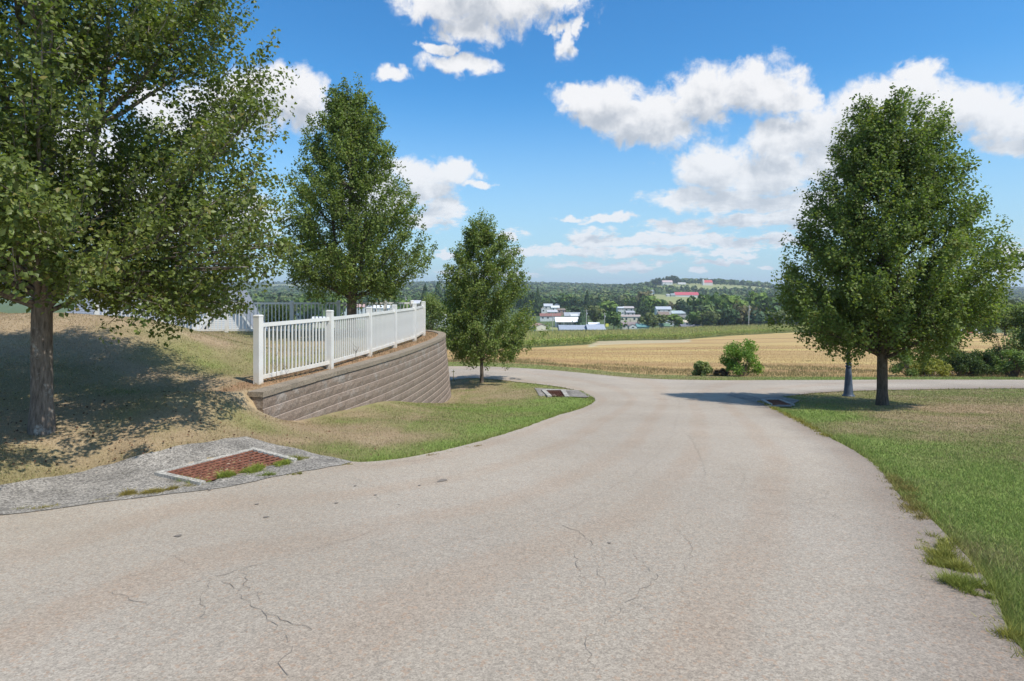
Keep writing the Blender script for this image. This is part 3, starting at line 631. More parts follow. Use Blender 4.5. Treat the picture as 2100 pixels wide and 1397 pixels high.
cm_ = [block_mesh('capstone', 0.44, 0.31, 0.095, 50+k, M_cap, 4, 1, 0.02, False) for k in range(5)]
blocks = []
for k in range(14):
    s = BL/2*(k % 2)+0.02; zt = TOPZ-CH*k; first = True
    while s < WL-0.1:
        p, t, nrm = wat(min(s+BL/2, WL)); p = p+nrm*(0.020*k); q = p+nrm*0.05
        if zt+0.02 > float(near_low(np.array([q.x]), np.array([q.y]))[0]): blocks.append((p, math.atan2(t.y, t.x), zt-CH, p.length))
        s += BL
    # the half stone that starts every other course
    if k % 2:
        p, t, nrm = wat(0.02+BL/4); p = p+nrm*(0.020*k)
        if zt+0.02 > float(near_low(np.array([p.x]), np.array([p.y]))[0]): blocks.append((p, math.atan2(t.y, t.x), zt-CH, -1))
half = block_mesh('wall_block', BL/2, 0.22, CH-0.004, 99, M_block, 2, 2)
blocks.sort(key=lambda b: b[3])
extra = MB()
for i, (p, a, z, dd) in enumerate(blocks):
    me = half if dd < 0 else random.choice(bm_)
    if i < 298:
        o = link('wall_block', me, wroot, Vector((p.x, p.y, z))-wo_, a)
    else:
        Mx = Matrix.Translation(Vector((p.x, p.y, z))-wo_) @ Matrix.Rotation(a, 4, 'Z'); extra.add([Mx @ v.co for v in me.vertices], [tuple(f.vertices) for f in me.polygons])
if extra.v: tag(extra.obj('far_blocks', M_block, wroot), kind='stuff')
s = 0.0; i = 0
while s < WL-0.05:
    p, t, nrm = wat(s+0.22); p = p+nrm*0.018
    link('capstone', cm_[i % 5], wroot, Vector((p.x, p.y, TOPZ+0.002+random.uniform(0, 0.004)))-wo_, math.atan2(t.y, t.x)+random.uniform(-.01, .01)); s += 0.445; i += 1
m = MB(); SS = np.linspace(0.03, WL-0.02, 60)
for j in range(13):                             # the ledges and joints behind the rough faces
    z1 = TOPZ-CH*j-0.012; z0 = TOPZ-CH*(j+1)
    pts = []
    for s in SS:
        p, t, nrm = wat(s); a_ = p+nrm*(0.020*j-0.025)-wo_; b_ = p+nrm*(-0.2)-wo_
        pts += [(a_.x, a_.y, z0-wo_.z), (a_.x, a_.y, z1-wo_.z), (b_.x, b_.y, z1-wo_.z), (b_.x, b_.y, z0-wo_.z)]
    m.add(pts, [(4*i+q, 4*(i+1)+q, 4*(i+1)+(q+1) % 4, 4*i+(q+1) % 4) for i in range(59) for q in range(4)]+[(0, 1, 2, 3), (236, 239, 238, 237)])
m.obj('wall_core', M_core, wroot)

# ------------------------------------------------------------------ fences
def post_mesh(w, h, name='post'):
    m = MB(); m.box(-w/2, w/2, -w/2, w/2, 0, h-0.035); c = w/2+0.004
    m.box(-c, c, -c, c, h-0.035, h-0.014)
    k = w/2-0.012; m.add([(-c,-c,h-.014),(c,-c,h-.014),(c,c,h-.014),(-c,c,h-.014),(-k,-k,h),(k,-k,h),(k,k,h),(-k,k,h)], [(0,1,5,4),(1,2,6,5),(2,3,7,6),(3,0,4,7),(4,5,6,7)])
    return m.mesh(name, M_vinyl)
def fence(label, posts, ph, zb, rt, rb, pitch, pw, label_g=None):
    """posts: ground points; ph post height above zb; rt, rb heights of the rails"""
    root = empty('picket_fence', (posts[0][0], posts[0][1], zb), label, 'fence'); o = root.location
    pm = post_mesh(0.127, ph+0.12); kw = MB().box(-pw/2, pw/2, -pw/2, pw/2, rb-zb, rt-zb).mesh('picket', M_vinyl)
    for i, (x, y) in enumerate(posts):
        b_ = posts[min(i+1, len(posts)-1)] if i < len(posts)-1 else posts[i-1]; a = math.atan2(b_[1]-y, b_[0]-x)
        link('post', pm, root, Vector((x, y, zb-0.12))-o, a)
    for (x0, y0), (x1, y1) in zip(posts[:-1], posts[1:]):
        L = math.hypot(x1-x0, y1-y0); ux, uy = (x1-x0)/L, (y1-y0)/L; a = math.atan2(uy, ux)
        for z in (rt, rb):
            MB().beam(Vector((x0+ux*.06, y0+uy*.06, z))-o, Vector((x1-ux*.06, y1-uy*.06, z))-o, 0.05, 0.075).obj('rail', M_vinyl, root)
        n = max(2, round((L-0.13)/pitch))
        for j in range(1, n):
            s = 0.065+(L-0.13)*j/n; link('picket', kw, root, Vector((x0+ux*s, y0+uy*s, zb))-o, a)
    return root
FP = [(T_(529.7)*11.15, 11.15), (T_(676.6)*13.5, 13.5), (T_(757.4)*15.85, 15.85), (T_(808.9)*18.2, 18.2), (T_(850.3)*20.5, 20.5), (T_(868)*22.9, 22.9)]
fence('white vinyl picket fence curving along the top of the block retaining wall', FP, 1.32, -1.82, -0.70, -1.70, 0.12, 0.028)
BP = [(T_(868)*22.9-0.45, 24.3)]+[(T_(p)*d, d) for p, d in ((845,25.0),(790,24.8),(694,24.7),(598,24.6),(465,24.5),(332,24.4),(199,24.3))]
fence('long straight white picket fence at the back of the lawn terrace, partly shaded grey', BP[1:], 1.33, -1.84, -0.62, -1.74, 0.152, 0.034)
fence('short white fence bay joining the wall fence to the back fence', [(T_(868)*22.9-0.02, 23.1), (T_(845)*25.0+0.02, 24.85)], 1.32, -1.83, -0.66, -1.72, 0.13, 0.034)

# ------------------------------------------------------------------ leaves and trees
def leaf_arrays(C, size, out=None, up=0.35, jit=0.35, seed=0):
    """one folded kite-shaped leaf (two triangles) per centre"""
    n = len(C); r = np.random.default_rng(seed)
    d = r.normal(size=(n, 3)); 
    if out is not None: d = d*0.8+out*0.9
    d[:, 2] -= 0.25; d /= np.linalg.norm(d, axis=1)[:, None]
    nn = r.normal(size=(n, 3))*0.55; nn[:, 2] += up+0.15
    if out is not None: nn += out*1.0
    nn -= (nn*d).sum(1)[:, None]*d; nn /= np.linalg.norm(nn, axis=1)[:, None]+1e-6
    s = np.cross(d, nn); L = size*r.uniform(1-jit, 1+jit, n)[:, None]; w = L*0.36
    base = C-d*L*0.5; tip = C+d*L*0.5; mid = C-d*L*0.05; fold = nn*w*0.45
    V = np.stack([base, mid+s*w+fold, tip, mid-s*w+fold], 1).reshape(-1, 3)
    i = np.arange(n)[:, None]*4; T = np.concatenate([i+np.array([[0, 1, 2]]), i+np.array([[0, 2, 3]])], 1).reshape(-1, 3)
    return V, T
def pear_tree(name, base, label, H, prof, seed, fork=1.4, tr=0.17, nlimb=70, nsec=12, lpt=9, ntw=5, lsize=0.08, leafm=None, barkm=None, zlow=1.2, cat='tree', group=None, rmin=0.0, forks=3, lean=0.0, spread=0.16, nfill=380, gap=.36, keep=None, ps=1.0, extra=()):
    r = random.Random(seed); rn = np.random.default_rng(seed)
    root = empty(name, base, label, cat, group)
    hs = [p[0] for p in prof]; rL = [p[1]*ps for p in prof]; rR = [p[2]*ps for p in prof]
    def rad(h, a):
        l = np.interp(h, hs, rL); q = np.interp(h, hs, rR); c = 0.5+0.5*math.cos(a); return l*(1-c)+q*c
    paths = []
    # trunk with leaders
    zt = np.linspace(-0.15, H*0.9, 16); wob = np.cumsum(rn.normal(0, 0.018, (16, 2)), 0); wob[:4] *= 0.2
    tp = np.c_[wob[:, 0]+lean*zt, wob[:, 1], zt]; trr = np.interp(zt, [-.15, 0.0, 0.25, fork, fork+0.6, H*0.9], [tr*1.35, tr*1.18, tr*1.0, tr*0.92, tr*0.62, 0.015])
    paths.append((tp, trr))
    tx = lambda z: np.array([np.interp(z, zt, tp[:, 0]), np.interp(z, zt, tp[:, 1]), z])
    lead = []
    for k in range(forks):
        a = k*2.1+r.uniform(0, 1); top = H*r.uniform(0.72, 0.9); rr = rad(top*0.9, a)*0.35; z0 = fork+r.uniform(-.15, .45)
        t = np.linspace(0, 1, 9)[:, None]; p0 = tx(z0); p1 = np.array([math.cos(a)*rr*1.2, math.sin(a)*rr*1.2, z0+0.6*H*0.25]); p2 = np.array([math.cos(a)*rr, math.sin(a)*rr, top])
        P = p0*(1-t)**2+2*p1*t*(1-t)+p2*t*t; lead.append(P); paths.append((P, np.interp(np.linspace(0, 1, 9), [0, 1], [tr*0.5, 0.015])))
    LC = []; LO = []
    gold = 2.399963
    for i in range(nlimb):
        u = (i+0.5)/nlimb; ht = zlow+(H-zlow)*(u**0.85); a = i*gold+r.uniform(-.3, .3)
        top = ht > H*0.93
        rr = rad(ht, a)*r.uniform(0.82, 1.0)
        if i % 3 == 2: rr *= r.uniform(0.45, 0.75)
        end = np.array([math.cos(a)*rr, math.sin(a)*rr, ht+r.uniform(-.15, .25)])+np.array([lean*ht, 0, 0])
        if keep and not keep(end): continue
        z0 = max(fork*r.uniform(0.9, 1.1), ht-rr*r.uniform(0.65, 1.25)-0.3*r.random())
        z0 = min(z0, H*0.85)
        st = tx(z0)
        if lead and ht > H*0.35 and r.random() < 0.6:
            P = lead[r.randrange(len(lead))]; j = int(np.argmin(abs(P[:, 2]-z0))); st = P[j]
        c1 = st*0.45+end*0.55; c1[2] = st[2]*0.6+end[2]*0.4 if ht > fork+1.0 else max(st[2], end[2])+0.25
        t = np.linspace(0, 1, 8)[:, None]; P = st*(1-t)**2+2*c1*t*(1-t)+end*t*t; P[1:-1] += rn.normal(0, 0.03, (6, 3))
        L = np.linalg.norm(end-st); paths.append((P, np.linspace(min(tr*0.28, 0.008+0.011*L), 0.004, 8)))
        ns = max(4, int(nsec*(0.45+0.55*L/3.0)))
        for k in range(ns):
            s = (0.30+0.70*(k+r.random())/ns) if ht < H*0.9 else r.random()
            q = P[0]+0; f = s*7; j = min(int(f), 6); q = P[j]*(1-(f-j))+P[j+1]*(f-j)
            if math.hypot(q[0], q[1]) < rmin: continue
            dr = P[j+1]-P[j]; dr = dr/(np.linalg.norm(dr)+1e-9)
            d2 = dr*0.7+rn.normal(0, 0.55, 3)+np.array([0, 0, 0.30]); d2 /= np.linalg.norm(d2)
            L2 = (0.22+0.55*(1-s)+0.1*r.random())*min(1.0, 0.4+L/3.0)
            if keep and not keep(q): continue
            sp = np.array([q, q+d2*L2*0.5+rn.normal(0, .02, 3), q+d2*L2]); paths.append((sp, [0.007, 0.005, 0.0025]))
            for w in range(ntw):
                tq = q+d2*L2*((w+0.6)/ntw)+rn.normal(0, 0.05, 3); td = d2*0.5+rn.normal(0, 0.6, 3); td /= np.linalg.norm(td)
                tt = rn.random(lpt)[:, None]
                c = tq+td*spread*tt*1.3+rn.normal(0, spread*0.38, (lpt, 3)); LC.append(c)
                o = np.tile(td*0.6+np.array([q[0], q[1], 0])/(rr+0.5)*0.6, (lpt, 1)); LO.append(o)
    hsum = np.linspace(zlow, H*0.985, 60); wsum = np.array([(rad(q, 0)+rad(q, math.pi)) for q in hsum])
    for i in range(nfill):                      # outer sprays that close the crown's surface
        ht = float(rn.choice(hsum, p=wsum/wsum.sum()))+r.uniform(-.1, .1); a = r.uniform(0, 6.283); f = 1-abs(rn.normal(0, .24)); rr = rad(ht, a)*max(f, .25)*r.uniform(.84, 1.07)
        q = np.array([math.cos(a)*rr+lean*ht, math.sin(a)*rr, ht]); up_ = np.array([math.cos(a)*.5, math.sin(a)*.5, .8]); up_ /= np.linalg.norm(up_); nl = lpt*8
        if keep and not keep(q): continue
        if fbm(np.array([q[0]*1.0+a]), np.array([q[2]]), 1.3, seed)[0] < gap: continue
        v = rn.normal(size=(nl, 3)); v /= np.linalg.norm(v, axis=1)[:, None]; cs_ = spread*r.uniform(1.0, 1.75); al = rn.uniform(-1, 1, nl)[:, None]
        LC.append(q+up_*al*cs_*1.5+v*(cs_*(1-.45*abs(al))*rn.uniform(.55, 1.1, nl)[:, None])); LO.append(v*.9+np.array([math.cos(a), math.sin(a), .2])*.3)
        paths.append((np.array([q-up_*.16-np.array([math.cos(a), math.sin(a), 0])*.08, q, q+up_*.2]), [.005, .004, .002]))
    for q in extra:                             # low hanging sprays
        q = np.array(q); nl = lpt*6; v = rn.normal(size=(nl, 3)); v /= np.linalg.norm(v, axis=1)[:, None]
        LC.append(q+v*np.array([1.3, 1.3, .8])*spread*rn.uniform(.4, 1.5, nl)[:, None]); LO.append(v*.9); o_ = tx(fork+.2); paths.append((np.array([o_*.35+q*.65+np.array([0, 0, .12]), q+np.array([0, 0, .05]), q+np.array([.1, 0, -.06])]), [.009, .006, .002]))
    C = np.concatenate(LC); O = np.concatenate(LO)
    V, T = leaf_arrays(C, lsize, O, seed=seed)
    rnd = np.repeat(np.clip(rn.normal(0.42, 0.24, len(C)), 0, 1), 4)
    cl = fbm(C[:, 0]+C[:, 1]*.3, C[:, 2], 1.1, seed % 7)
    rnd = np.clip(rnd+np.repeat((cl-0.5)*0.7, 4), 0, 1)
    link('crown', mesh_np('crown', V, T, leafm or M_leaf, {'rnd': rnd}), root)
    V, T = tubes(paths[:1+forks], 12); V2, T2 = tubes(paths[1+forks:], 5)
    link('trunk', mesh_np('trunk', np.r_[V, V2], np.r_[T, T2+len(V)], barkm or M_bark, None, True), root)
    print(name, 'leaves', len(C))
    return root
def at(px, py): x, y = hits([(px, py)])[0]; return (x, y, h1(x, y))
p1 = at(85, 884)
def keep1(q):
    rr = math.hypot(q[0], q[1])
    return q[2] > 2.0 or (q[0] > 0.4 and q[1] > -0.7 and q[2] > (1.5 if 0.9 < rr < 2.1 else 1.8))
pear_tree('pear_tree', p1, 'large pear tree at the left edge with pale patches on its trunk', 9.5,
  [(1.35,1.3,1.7),(1.6,2.2,2.4),(2.0,3.0,3.4),(2.8,3.6,3.6),(4.0,3.6,3.55),(5.0,3.3,3.45),(5.8,3.2,3.3),(6.6,2.7,2.7),(8,1.7,1.7),(9.5,.3,.3)], 11, fork=1.75, tr=0.128, nlimb=105, nsec=28, ntw=6, lpt=8, lsize=0.062, ps=.90, leafm=M_leaf1, barkm=M_bark1, zlow=1.4, spread=0.15, keep=keep1, nfill=1000, gap=.30, extra=[(random.uniform(.45, 2.3), random.uniform(-.5, 1.6), random.uniform(1.62, 2.35)) for _ in range(130)]+[(random.uniform(2.2, 3.2), random.uniform(-.4, 1.2), random.uniform(2.15, 2.8)) for _ in range(30)]+[(random.uniform(-1.8, -.3), random.uniform(-.2, 1.5), random.uniform(1.85, 2.5)) for _ in range(50)])
p2 = (T_(722)*22.3, 22.3, -1.86)
pear_tree('pear_tree', p2, 'tall pear tree on the terrace between the two white fences', 9.5,
  [(1.3,1.1,1.0),(1.8,2.1,2.1),(2.45,2.7,2.85),(3.9,2.8,3.05),(5.4,2.4,2.5),(6.4,2.2,1.8),(7.3,2.0,1.65),(8.0,1.35,1.3),(8.8,.95,1.0),(9.5,.45,.5)], 22, fork=1.5, tr=0.19, nlimb=95, nsec=17, ntw=5, lpt=9, lsize=0.085, zlow=1.5, nfill=430)
p3 = at(988, 784)
pear_tree('pear_tree', p3, 'small narrow pear tree on the grass tip right of the retaining wall', 7.55,
  [(1.0,.9,1.3),(1.9,1.65,2.6),(2.8,1.75,2.3),(3.7,1.45,1.7),(5.1,1.55,1.9),(6.3,1.0,1.3),(7.0,.65,.8),(7.55,.35,.35)], 33, fork=1.1, tr=0.085, ps=1.20, nlimb=75, nsec=15, ntw=5, lpt=8, lsize=0.09, zlow=1.0, forks=2, nfill=300, gap=.32)
p4 = at(1809, 831)
pear_tree('pear_tree', p4, 'large full pear tree on the lawn right of the road junction', 8.65,
  [(1.5,1.3,1.6),(2.0,2.6,2.6),(2.5,3.1,2.6),(3.2,3.2,3.0),(4.1,2.8,3.6),(5.0,2.35,2.9),(6.0,1.95,2.5),(6.8,1.55,2.1),(7.7,1.15,1.85),(8.3,.85,1.45),(8.65,.55,.9)], 44, fork=1.45, tr=0.145, ps=.96, nlimb=115, nsec=19, ntw=5, lpt=9, lsize=0.08, zlow=1.5, forks=4, nfill=620, gap=.30)

# ------------------------------------------------------------------ shrubs near the cross road
M_sh = {'bright': foliage('shrub_bright', (0.17, 0.26, 0.05)), 'dark': foliage('shrub_dark', (0.062, 0.092, 0.026)), 'mid': foliage('shrub_mid', (0.16, 0.215, 0.06)),
        'yellow': foliage('shrub_yellow', (0.26, 0.25, 0.05)), 'olive': foliage('shrub_olive', (0.19, 0.23, 0.08)), 'weed': foliage('weed_green', (0.22, 0.25, 0.10)), 'brown': foliage('weed_brown', (0.13, 0.09, 0.06), trans=0.15)}
def shrub(px, ytop, wpx, d, col, label, n=5000, ls=0.10, name='shrub', cat='shrub', group=None, clumps=26, base=None, open_=0.5):
    x = T_(px)*d; z = h1(x, d) if base is None else base; h = -(ytop-HZ)/F*d-z; w = wpx/F*d/2
    root = empty(name, (x, d, z), label, cat, group); rn = np.random.default_rng(int(px*7+ytop))
    a = rn.uniform(0, 6.283, clumps); u = rn.uniform(0.05, 1, clumps)**0.8; rr = w*0.85*np.sqrt(np.clip(1-(np.abs(u-0.42)/0.62)**2.2, 0.06, 1))*rn.uniform(0.25, 1, clumps)**0.6
    cc = np.c_[rr*np.cos(a), rr*np.sin(a), h*(0.06+0.86*u)]
    idx = rn.integers(0, clumps, n); sg = open_*0.42*max(w, h*0.5); n = int(n*1.5); idx = rn.integers(0, clumps, n)
    v = rn.normal(size=(n, 3)); v /= np.linalg.norm(v, axis=1)[:, None]; C = cc[idx]+v*(sg*rn.uniform(0.3, 1.25, n)[:, None]); C[:, 2] = np.clip(C[:, 2], 0.03, None)
    O = C-np.array([0, 0, h*0.4]); O /= np.linalg.norm(O, axis=1)[:, None]+1e-6
    V, T = leaf_arrays(C, ls, O, seed=int(px)); link('foliage', mesh_np('foliage', V, T, M_sh[col], {'rnd': np.repeat(np.clip(rn.normal(.42, .25, n), 0, 1), 4)}), root)
    V, T = tubes([(np.array([[0.1*math.cos(q), 0.1*math.sin(q), -0.1], c*0.55, c]), [0.02, 0.014, 0.006]) for q, c in zip(a, cc)], 4)
    link('stem', mesh_np('stem', V, T, M_bark), root); return root
shrub(1521,697,86,37.3,'bright','round bright green shrub standing alone at the edge of the stubble field', 4200, 0.11, open_=0.62)
shrub(1440,744,46,38.2,'weed','low grassy weed clump left of the round green shrub', 2500, 0.12, name='weed_clump', cat='weeds')
shrub(1478,757,34,38.0,'brown','small dried brown weed clump at the foot of the round green shrub', 700, 0.09, name='weed_clump', cat='weeds')
shrub(1868,716,84,36.6,'mid','green shrub just right of the right pear trunk beyond the cross road', 4200, 0.10)
shrub(1908,738,80,36.0,'yellow','low yellowish shrub between green shrubs across the road', 3600, 0.09)
shrub(1938,702,70,39.5,'olive','loose grey-green shrub behind the yellowish one', 2600, 0.10)
shrub(1972,726,90,36.6,'dark','dark low shrub right of the yellowish one', 4200, 0.10)
shrub(2012,722,86,37,'dark','dark dense shrub at the foot of the tall light shrub', 4200, 0.10)
shrub(2072,622,124,39.5,'olive','tall pale green shrub at the right edge of the view', 9500, 0.13, clumps=40)
shrub(2080,722,84,36,'mid','green shrub in the lower right corner of the hedge by the cross road', 4200, 0.10)
shrub(2140,640,110,38,'mid','tall shrub cut off by the right edge beyond the cross road', 6000, 0.13)
shrub(572,624,74,33.5,'dark','dark shrub behind the back fence right of the house gable', 6000, 0.12, clumps=34)
shrub(886,602,58,46,'olive','sparse olive shrub between the fence corner and the small pear tree', 5200, 0.11, clumps=34)

# ------------------------------------------------------------------ lamp post
M_lamp = plain('lamp_paint', (0.075, 0.095, 0.13), 0.45, 0.1); M_glass = plain('lamp_glass', (0.55, 0.55, 0.5), 0.2)
pl = at(1740, 813)
root = empty('lamp_post', pl, 'dark blue-grey cast lamp post left of the right pear trunk, top hidden in its leaves', 'lamp post')
MB().lathe([(.20,0),(.20,.04),(.165,.06),(.16,.10),(.145,.14),(.105,.75),(.085,.98),(.08,1.02)], 16).obj('base', M_lamp, root, True)
MB().lathe([(.105,1.02),(.11,1.05),(.075,1.07),(.075,1.10),(.10,1.12),(.10,1.15),(.062,1.17)], 16).obj('collar', M_lamp, root, True)
MB().lathe([(.055,1.17),(.042,2.75),(.06,2.78),(.06,2.82),(.04,2.84)], 12).obj('shaft', M_lamp, root, True)
g = MB().lathe([(.09,2.84),(.16,3.2),(.16,3.21)], 8).obj('lantern_glass', M_glass, root)
MB().lathe([(.19,3.21),(.18,3.24),(.07,3.38),(.02,3.42),(.02,3.48)], 8).obj('lantern_roof', M_lamp, root)

# ------------------------------------------------------------------ yellow marker at the road
M_yel = plain('yellow_paint', (0.65, 0.50, 0.08), 0.5)
pm_ = (T_(930)*29.3, 29.3); root = empty('yellow_marker', (pm_[0], pm_[1], h1(*pm_)), 'thin yellow cross-shaped pipe marker by the road right of the retaining wall', 'marker')
hh = 0.56
MB().box(-.012,.012,-.012,.012,0,hh).obj('stake', M_yel, root); MB().box(-.09,.07,-.01,.01,hh*.78,hh*.78+.03).obj('crosspiece', M_yel, root)
for k, (dx, dz) in enumerate(((-.11,0),(.06,.0))):
    rk = MB(); rk.lathe([(.02,0),(.07,.02),(.06,.06),(.02,.08)], 7, (dx, .05, 0)); rk.obj('white_stone', M_conc, root)

# ------------------------------------------------------------------ houses
MC = {}
def paint(c, r=0.7):
    k = tuple(round(v, 3) for v in c)
    if k not in MC: MC[k] = plain('paint', c, r, 0.08, 0.8)
    return MC[k]
WHITE = (.60,.60,.58); GREY = (.34,.36,.38); DGREY = (.22,.22,.23); BROWN = (.22,.17,.14); TAN = (.42,.36,.28); RED = (.42,.07,.08); CREAM = (.60,.54,.42); TEAL = (.13,.27,.27); PINK = (.40,.24,.20); BLUE = (.28,.33,.40); GRN = (.12,.20,.13)
M_win = plain('window_glass', (0.05, 0.06, 0.07), 0.15, spec=0.5)
def house(px0, px1, yr, ye, yb, d, roof, wall, label, kind='side', nwin=3, depth=None, rot=0.0, cat='house', name='house', group=None, porch=False, fl=1):
    """kind side: long side faces us with the ridge along it; front: gable faces us"""
    xc = T_((px0+px1)/2)*d; w = (px1-px0)/F*d; zr, ze, zb = [-(v-HZ)/F*d for v in (yr, ye, yb)]
    dp = depth or max(5.0, min(w*0.6, 9)); g = float(Hraw(np.array([xc]), np.array([d+dp/2]))[0])
    root = empty(name, (xc, d+dp/2, zb), label, cat, group, rot)
    hw = w/2; hd = dp/2; e = ze-zb; r_ = max(zr-zb, e+0.15); base = min(-0.5, g-zb-2.5)
    wm = MB(); ov = min(0.35, w*0.04)
    if kind == 'side':
        wm.box(-hw+ov, hw-ov, -hd+ov, hd-ov, base, e)
        wm.add([(-hw+ov,-hd+ov,e),(-hw+ov,hd-ov,e),(-hw+ov,0,r_-.08),(hw-ov,-hd+ov,e),(hw-ov,hd-ov,e),(hw-ov,0,r_-.08)], [(0,2,1),(3,4,5)])
        rm = MB()
        for sgn in (-1, 1): rm.add([(-hw,sgn*hd,e-.03),(hw,sgn*hd,e-.03),(hw,0,r_),(-hw,0,r_),(-hw,sgn*hd,e-.18),(hw,sgn*hd,e-.18),(hw,0,r_-.15),(-hw,0,r_-.15)], [(0,1,2,3),(4,7,6,5),(0,4,5,1),(1,5,6,2),(0,3,7,4)])
    else:
        wm.box(-hw+ov, hw-ov, -hd+ov, hd-ov, base, e)
        wm.add([(-hw+ov,-hd+ov,e),(hw-ov,-hd+ov,e),(0,-hd+ov,r_-.08),(-hw+ov,hd-ov,e),(hw-ov,hd-ov,e),(0,hd-ov,r_-.08)], [(0,1,2),(3,5,4)])
        rm = MB()
        for sgn in (-1, 1): rm.add([(sgn*hw,-hd,e-.03),(sgn*hw,hd,e-.03),(0,hd,r_),(0,-hd,r_),(sgn*hw,-hd,e-.18),(sgn*hw,hd,e-.18),(0,hd,r_-.15),(0,-hd,r_-.15)], [(0,1,2,3),(4,7,6,5),(0,4,5,1),(0,3,7,4),(1,5,6,2)])
    wm.obj('wall', paint(wall), root); rm.obj('roof', paint(roof), root)
    yf_ = -hd+ov
    if nwin:
        for f in range(fl):
            zb0 = e*(f/fl); eh = e/fl
            for k in range(nwin):
                xx = -hw+ov+(w-2*ov)*(k+0.5)/nwin; ww = min(1.3, w/nwin*0.5)/2
                if k == nwin//2 and nwin > 2 and f == 0:
                    MB().box(xx-.45, xx+.45, yf_-.04, yf_+.02, 0, min(2.0, e*.8)).obj('door', paint(tuple(v*.6 for v in wall)), root)
                else:
                    wf = MB().box(xx-ww-.08, xx+ww+.08, yf_-.05, yf_+.02, zb0+eh*.38, zb0+eh*.82).obj('window', paint((.7,.7,.7)), root)
                    MB().box(xx-ww, xx+ww, yf_-.07, yf_-.03, zb0+eh*.41, zb0+eh*.79).obj('pane', M_win, wf)
    if porch:
        MB().box(-hw, hw, -hd-2.6, -hd, e-.12, e).obj('porch_roof', paint(roof), root)
        for k in range(4): MB().box(-hw+.1+(w-.4)*k/3, -hw+.3+(w-.4)*k/3, -hd-2.5, -hd-2.3, -1.5, e-.12).obj('porch_post', paint(WHITE), root)
    return root
HG = 'homes of the village in the valley'
house(1090,1119,664,669,677,325,PINK,CREAM,'small house with pinkish brown roof and cream gable, at the left end of the village', 'front', 0, 8, 0.5, group=HG)
house(1147,1206,668.5,676,681,304,(.30,.33,.37),GREY,'long low grey metal roof just above the corn, left half of a pair', 'side', 0, 14, group=HG, cat='shed', name='shed')
house(1205,1243,667,676,681,300,(.33,.36,.41),GREY,'shorter grey metal roof just above the corn, right half of a pair', 'side', 0, 14, group=HG, cat='shed', name='shed')
house(1139,1189,651,660,671,372,(.80,.80,.79),BLUE,'white-roofed home with open porch posts in front of the village', 'side', 3, 9, group=HG, porch=True)
house(1207,1231,662,665,672,352,(.80,.80,.79),WHITE,'small white flat-roofed shed behind the grey metal roofs', 'side', 0, 6, group=HG, cat='shed', name='shed')
house(1107,1151,643,648.5,657,432,(.24,.12,.10),WHITE,'long mobile home with red-brown roof and white wall', 'side', 4, 7, group=HG)
house(1157,1192,641,648,656,455,GREY,TAN,'mobile home with plain grey roof left of the blue-green spruce', 'side', 3, 7, group=HG)
house(1170,1186,644,648,653,440,(.55,.55,.54),WHITE,'pale low roofed home in front of the grey-roofed one', 'side', 0, 6, group=HG)
house(1143,1160,633,636,644,500,BROWN,(.36,.24,.19),'tan brick box-shaped home near the top of the left group', 'side', 2, 8, group=HG)
house(1115,1134,623,628,636,560,(.45,.47,.5),WHITE,'white home highest and leftmost in the left group', 'side', 2, 8, group=HG)
house(1130,1148,627,631,638,540,(.6,.6,.58),WHITE,'white home beside the blue building at the top of the left group', 'side', 2, 8, group=HG)
house(1138,1148,623,625,632,575,BLUE,(.36,.40,.47),'small bluish grey building at the top of the left group', 'front', 0, 8, group=HG)
house(1110,1119,630,634,642,505,(.5,.4,.35),WHITE,'narrow white gabled home at the left edge of the left group', 'front', 1, 8, group=HG)
house(1122,1144,636,640,646,478,(.45,.45,.46),CREAM,'cream home in the middle rows of the left group', 'side', 3, 7, group=HG)
house(1267,1280,629.5,631,647,420,(.6,.62,.64),WHITE,'tall narrow white two-storey home in the middle group', 'side', 3, 7, group=HG, fl=2)
house(1279,1301,628.5,632,640,455,(.42,.38,.36),(.40,.44,.42),'grey-green home behind the tall white one', 'side', 2, 7, group=HG)
house(1284,1303,638,641,649,435,(.35,.35,.37),(.45,.45,.46),'plain grey home in the middle group', 'side', 2, 7, group=HG)
house(1271,1315,646,649.5,661,392,(.36,.30,.27),CREAM,'long cream mobile home with tan roof in the middle group', 'side', 5, 7, group=HG)
house(1275,1312,661,666,675,350,(.26,.21,.20),WHITE,'brown-roofed home behind the corn in the middle group', 'side', 4, 8, group=HG)
house(1290,1307,664.5,669,675,343,(.26,.21,.20),WHITE,'white gable end in front of the brown-roofed home', 'front', 1, 5, group=HG, cat='porch', name='gabled_porch')
house(1306,1333,664.5,670,675,346,TEAL,(.18,.30,.30),'low teal-roofed shed right of the white gable', 'side', 0, 7, group=HG, cat='shed', name='shed')
house(1346,1378,629,634.5,641,480,(.40,.43,.47),WHITE,'pale grey-roofed house highest in the right group', 'side', 3, 8, group=HG)
house(1351,1374,639.5,646,652,440,BROWN,WHITE,'dark brown roofed mobile home in the right group', 'side', 3, 7, group=HG)
house(1355,1381,652,654.5,664,395,(.45,.47,.49),(.60,.62,.64),'grey-white mobile home below the dark brown roofed one', 'side', 4, 7, group=HG)
house(1357,1376,663.5,669,674,352,GRN,TAN,'low shed with dark green roof at the corn edge', 'side', 0, 7, group=HG, cat='shed', name='shed')
house(1378,1411,637.5,643,648,480,(.36,.43,.45),(.5,.5,.5),'long blue-grey roofed home among the trees', 'side', 0, 8, group=HG)
house(1403,1427,657,661,668,385,(.62,.53,.40),WHITE,'white home with cream roof at the right end of the village', 'side', 2, 7, group=HG)
house(1398,1442,666,670,675,345,(.17,.17,.20),BROWN,'long dark low roof at the right end of the village just above the corn', 'side', 0, 8, group=HG, cat='shed', name='shed')
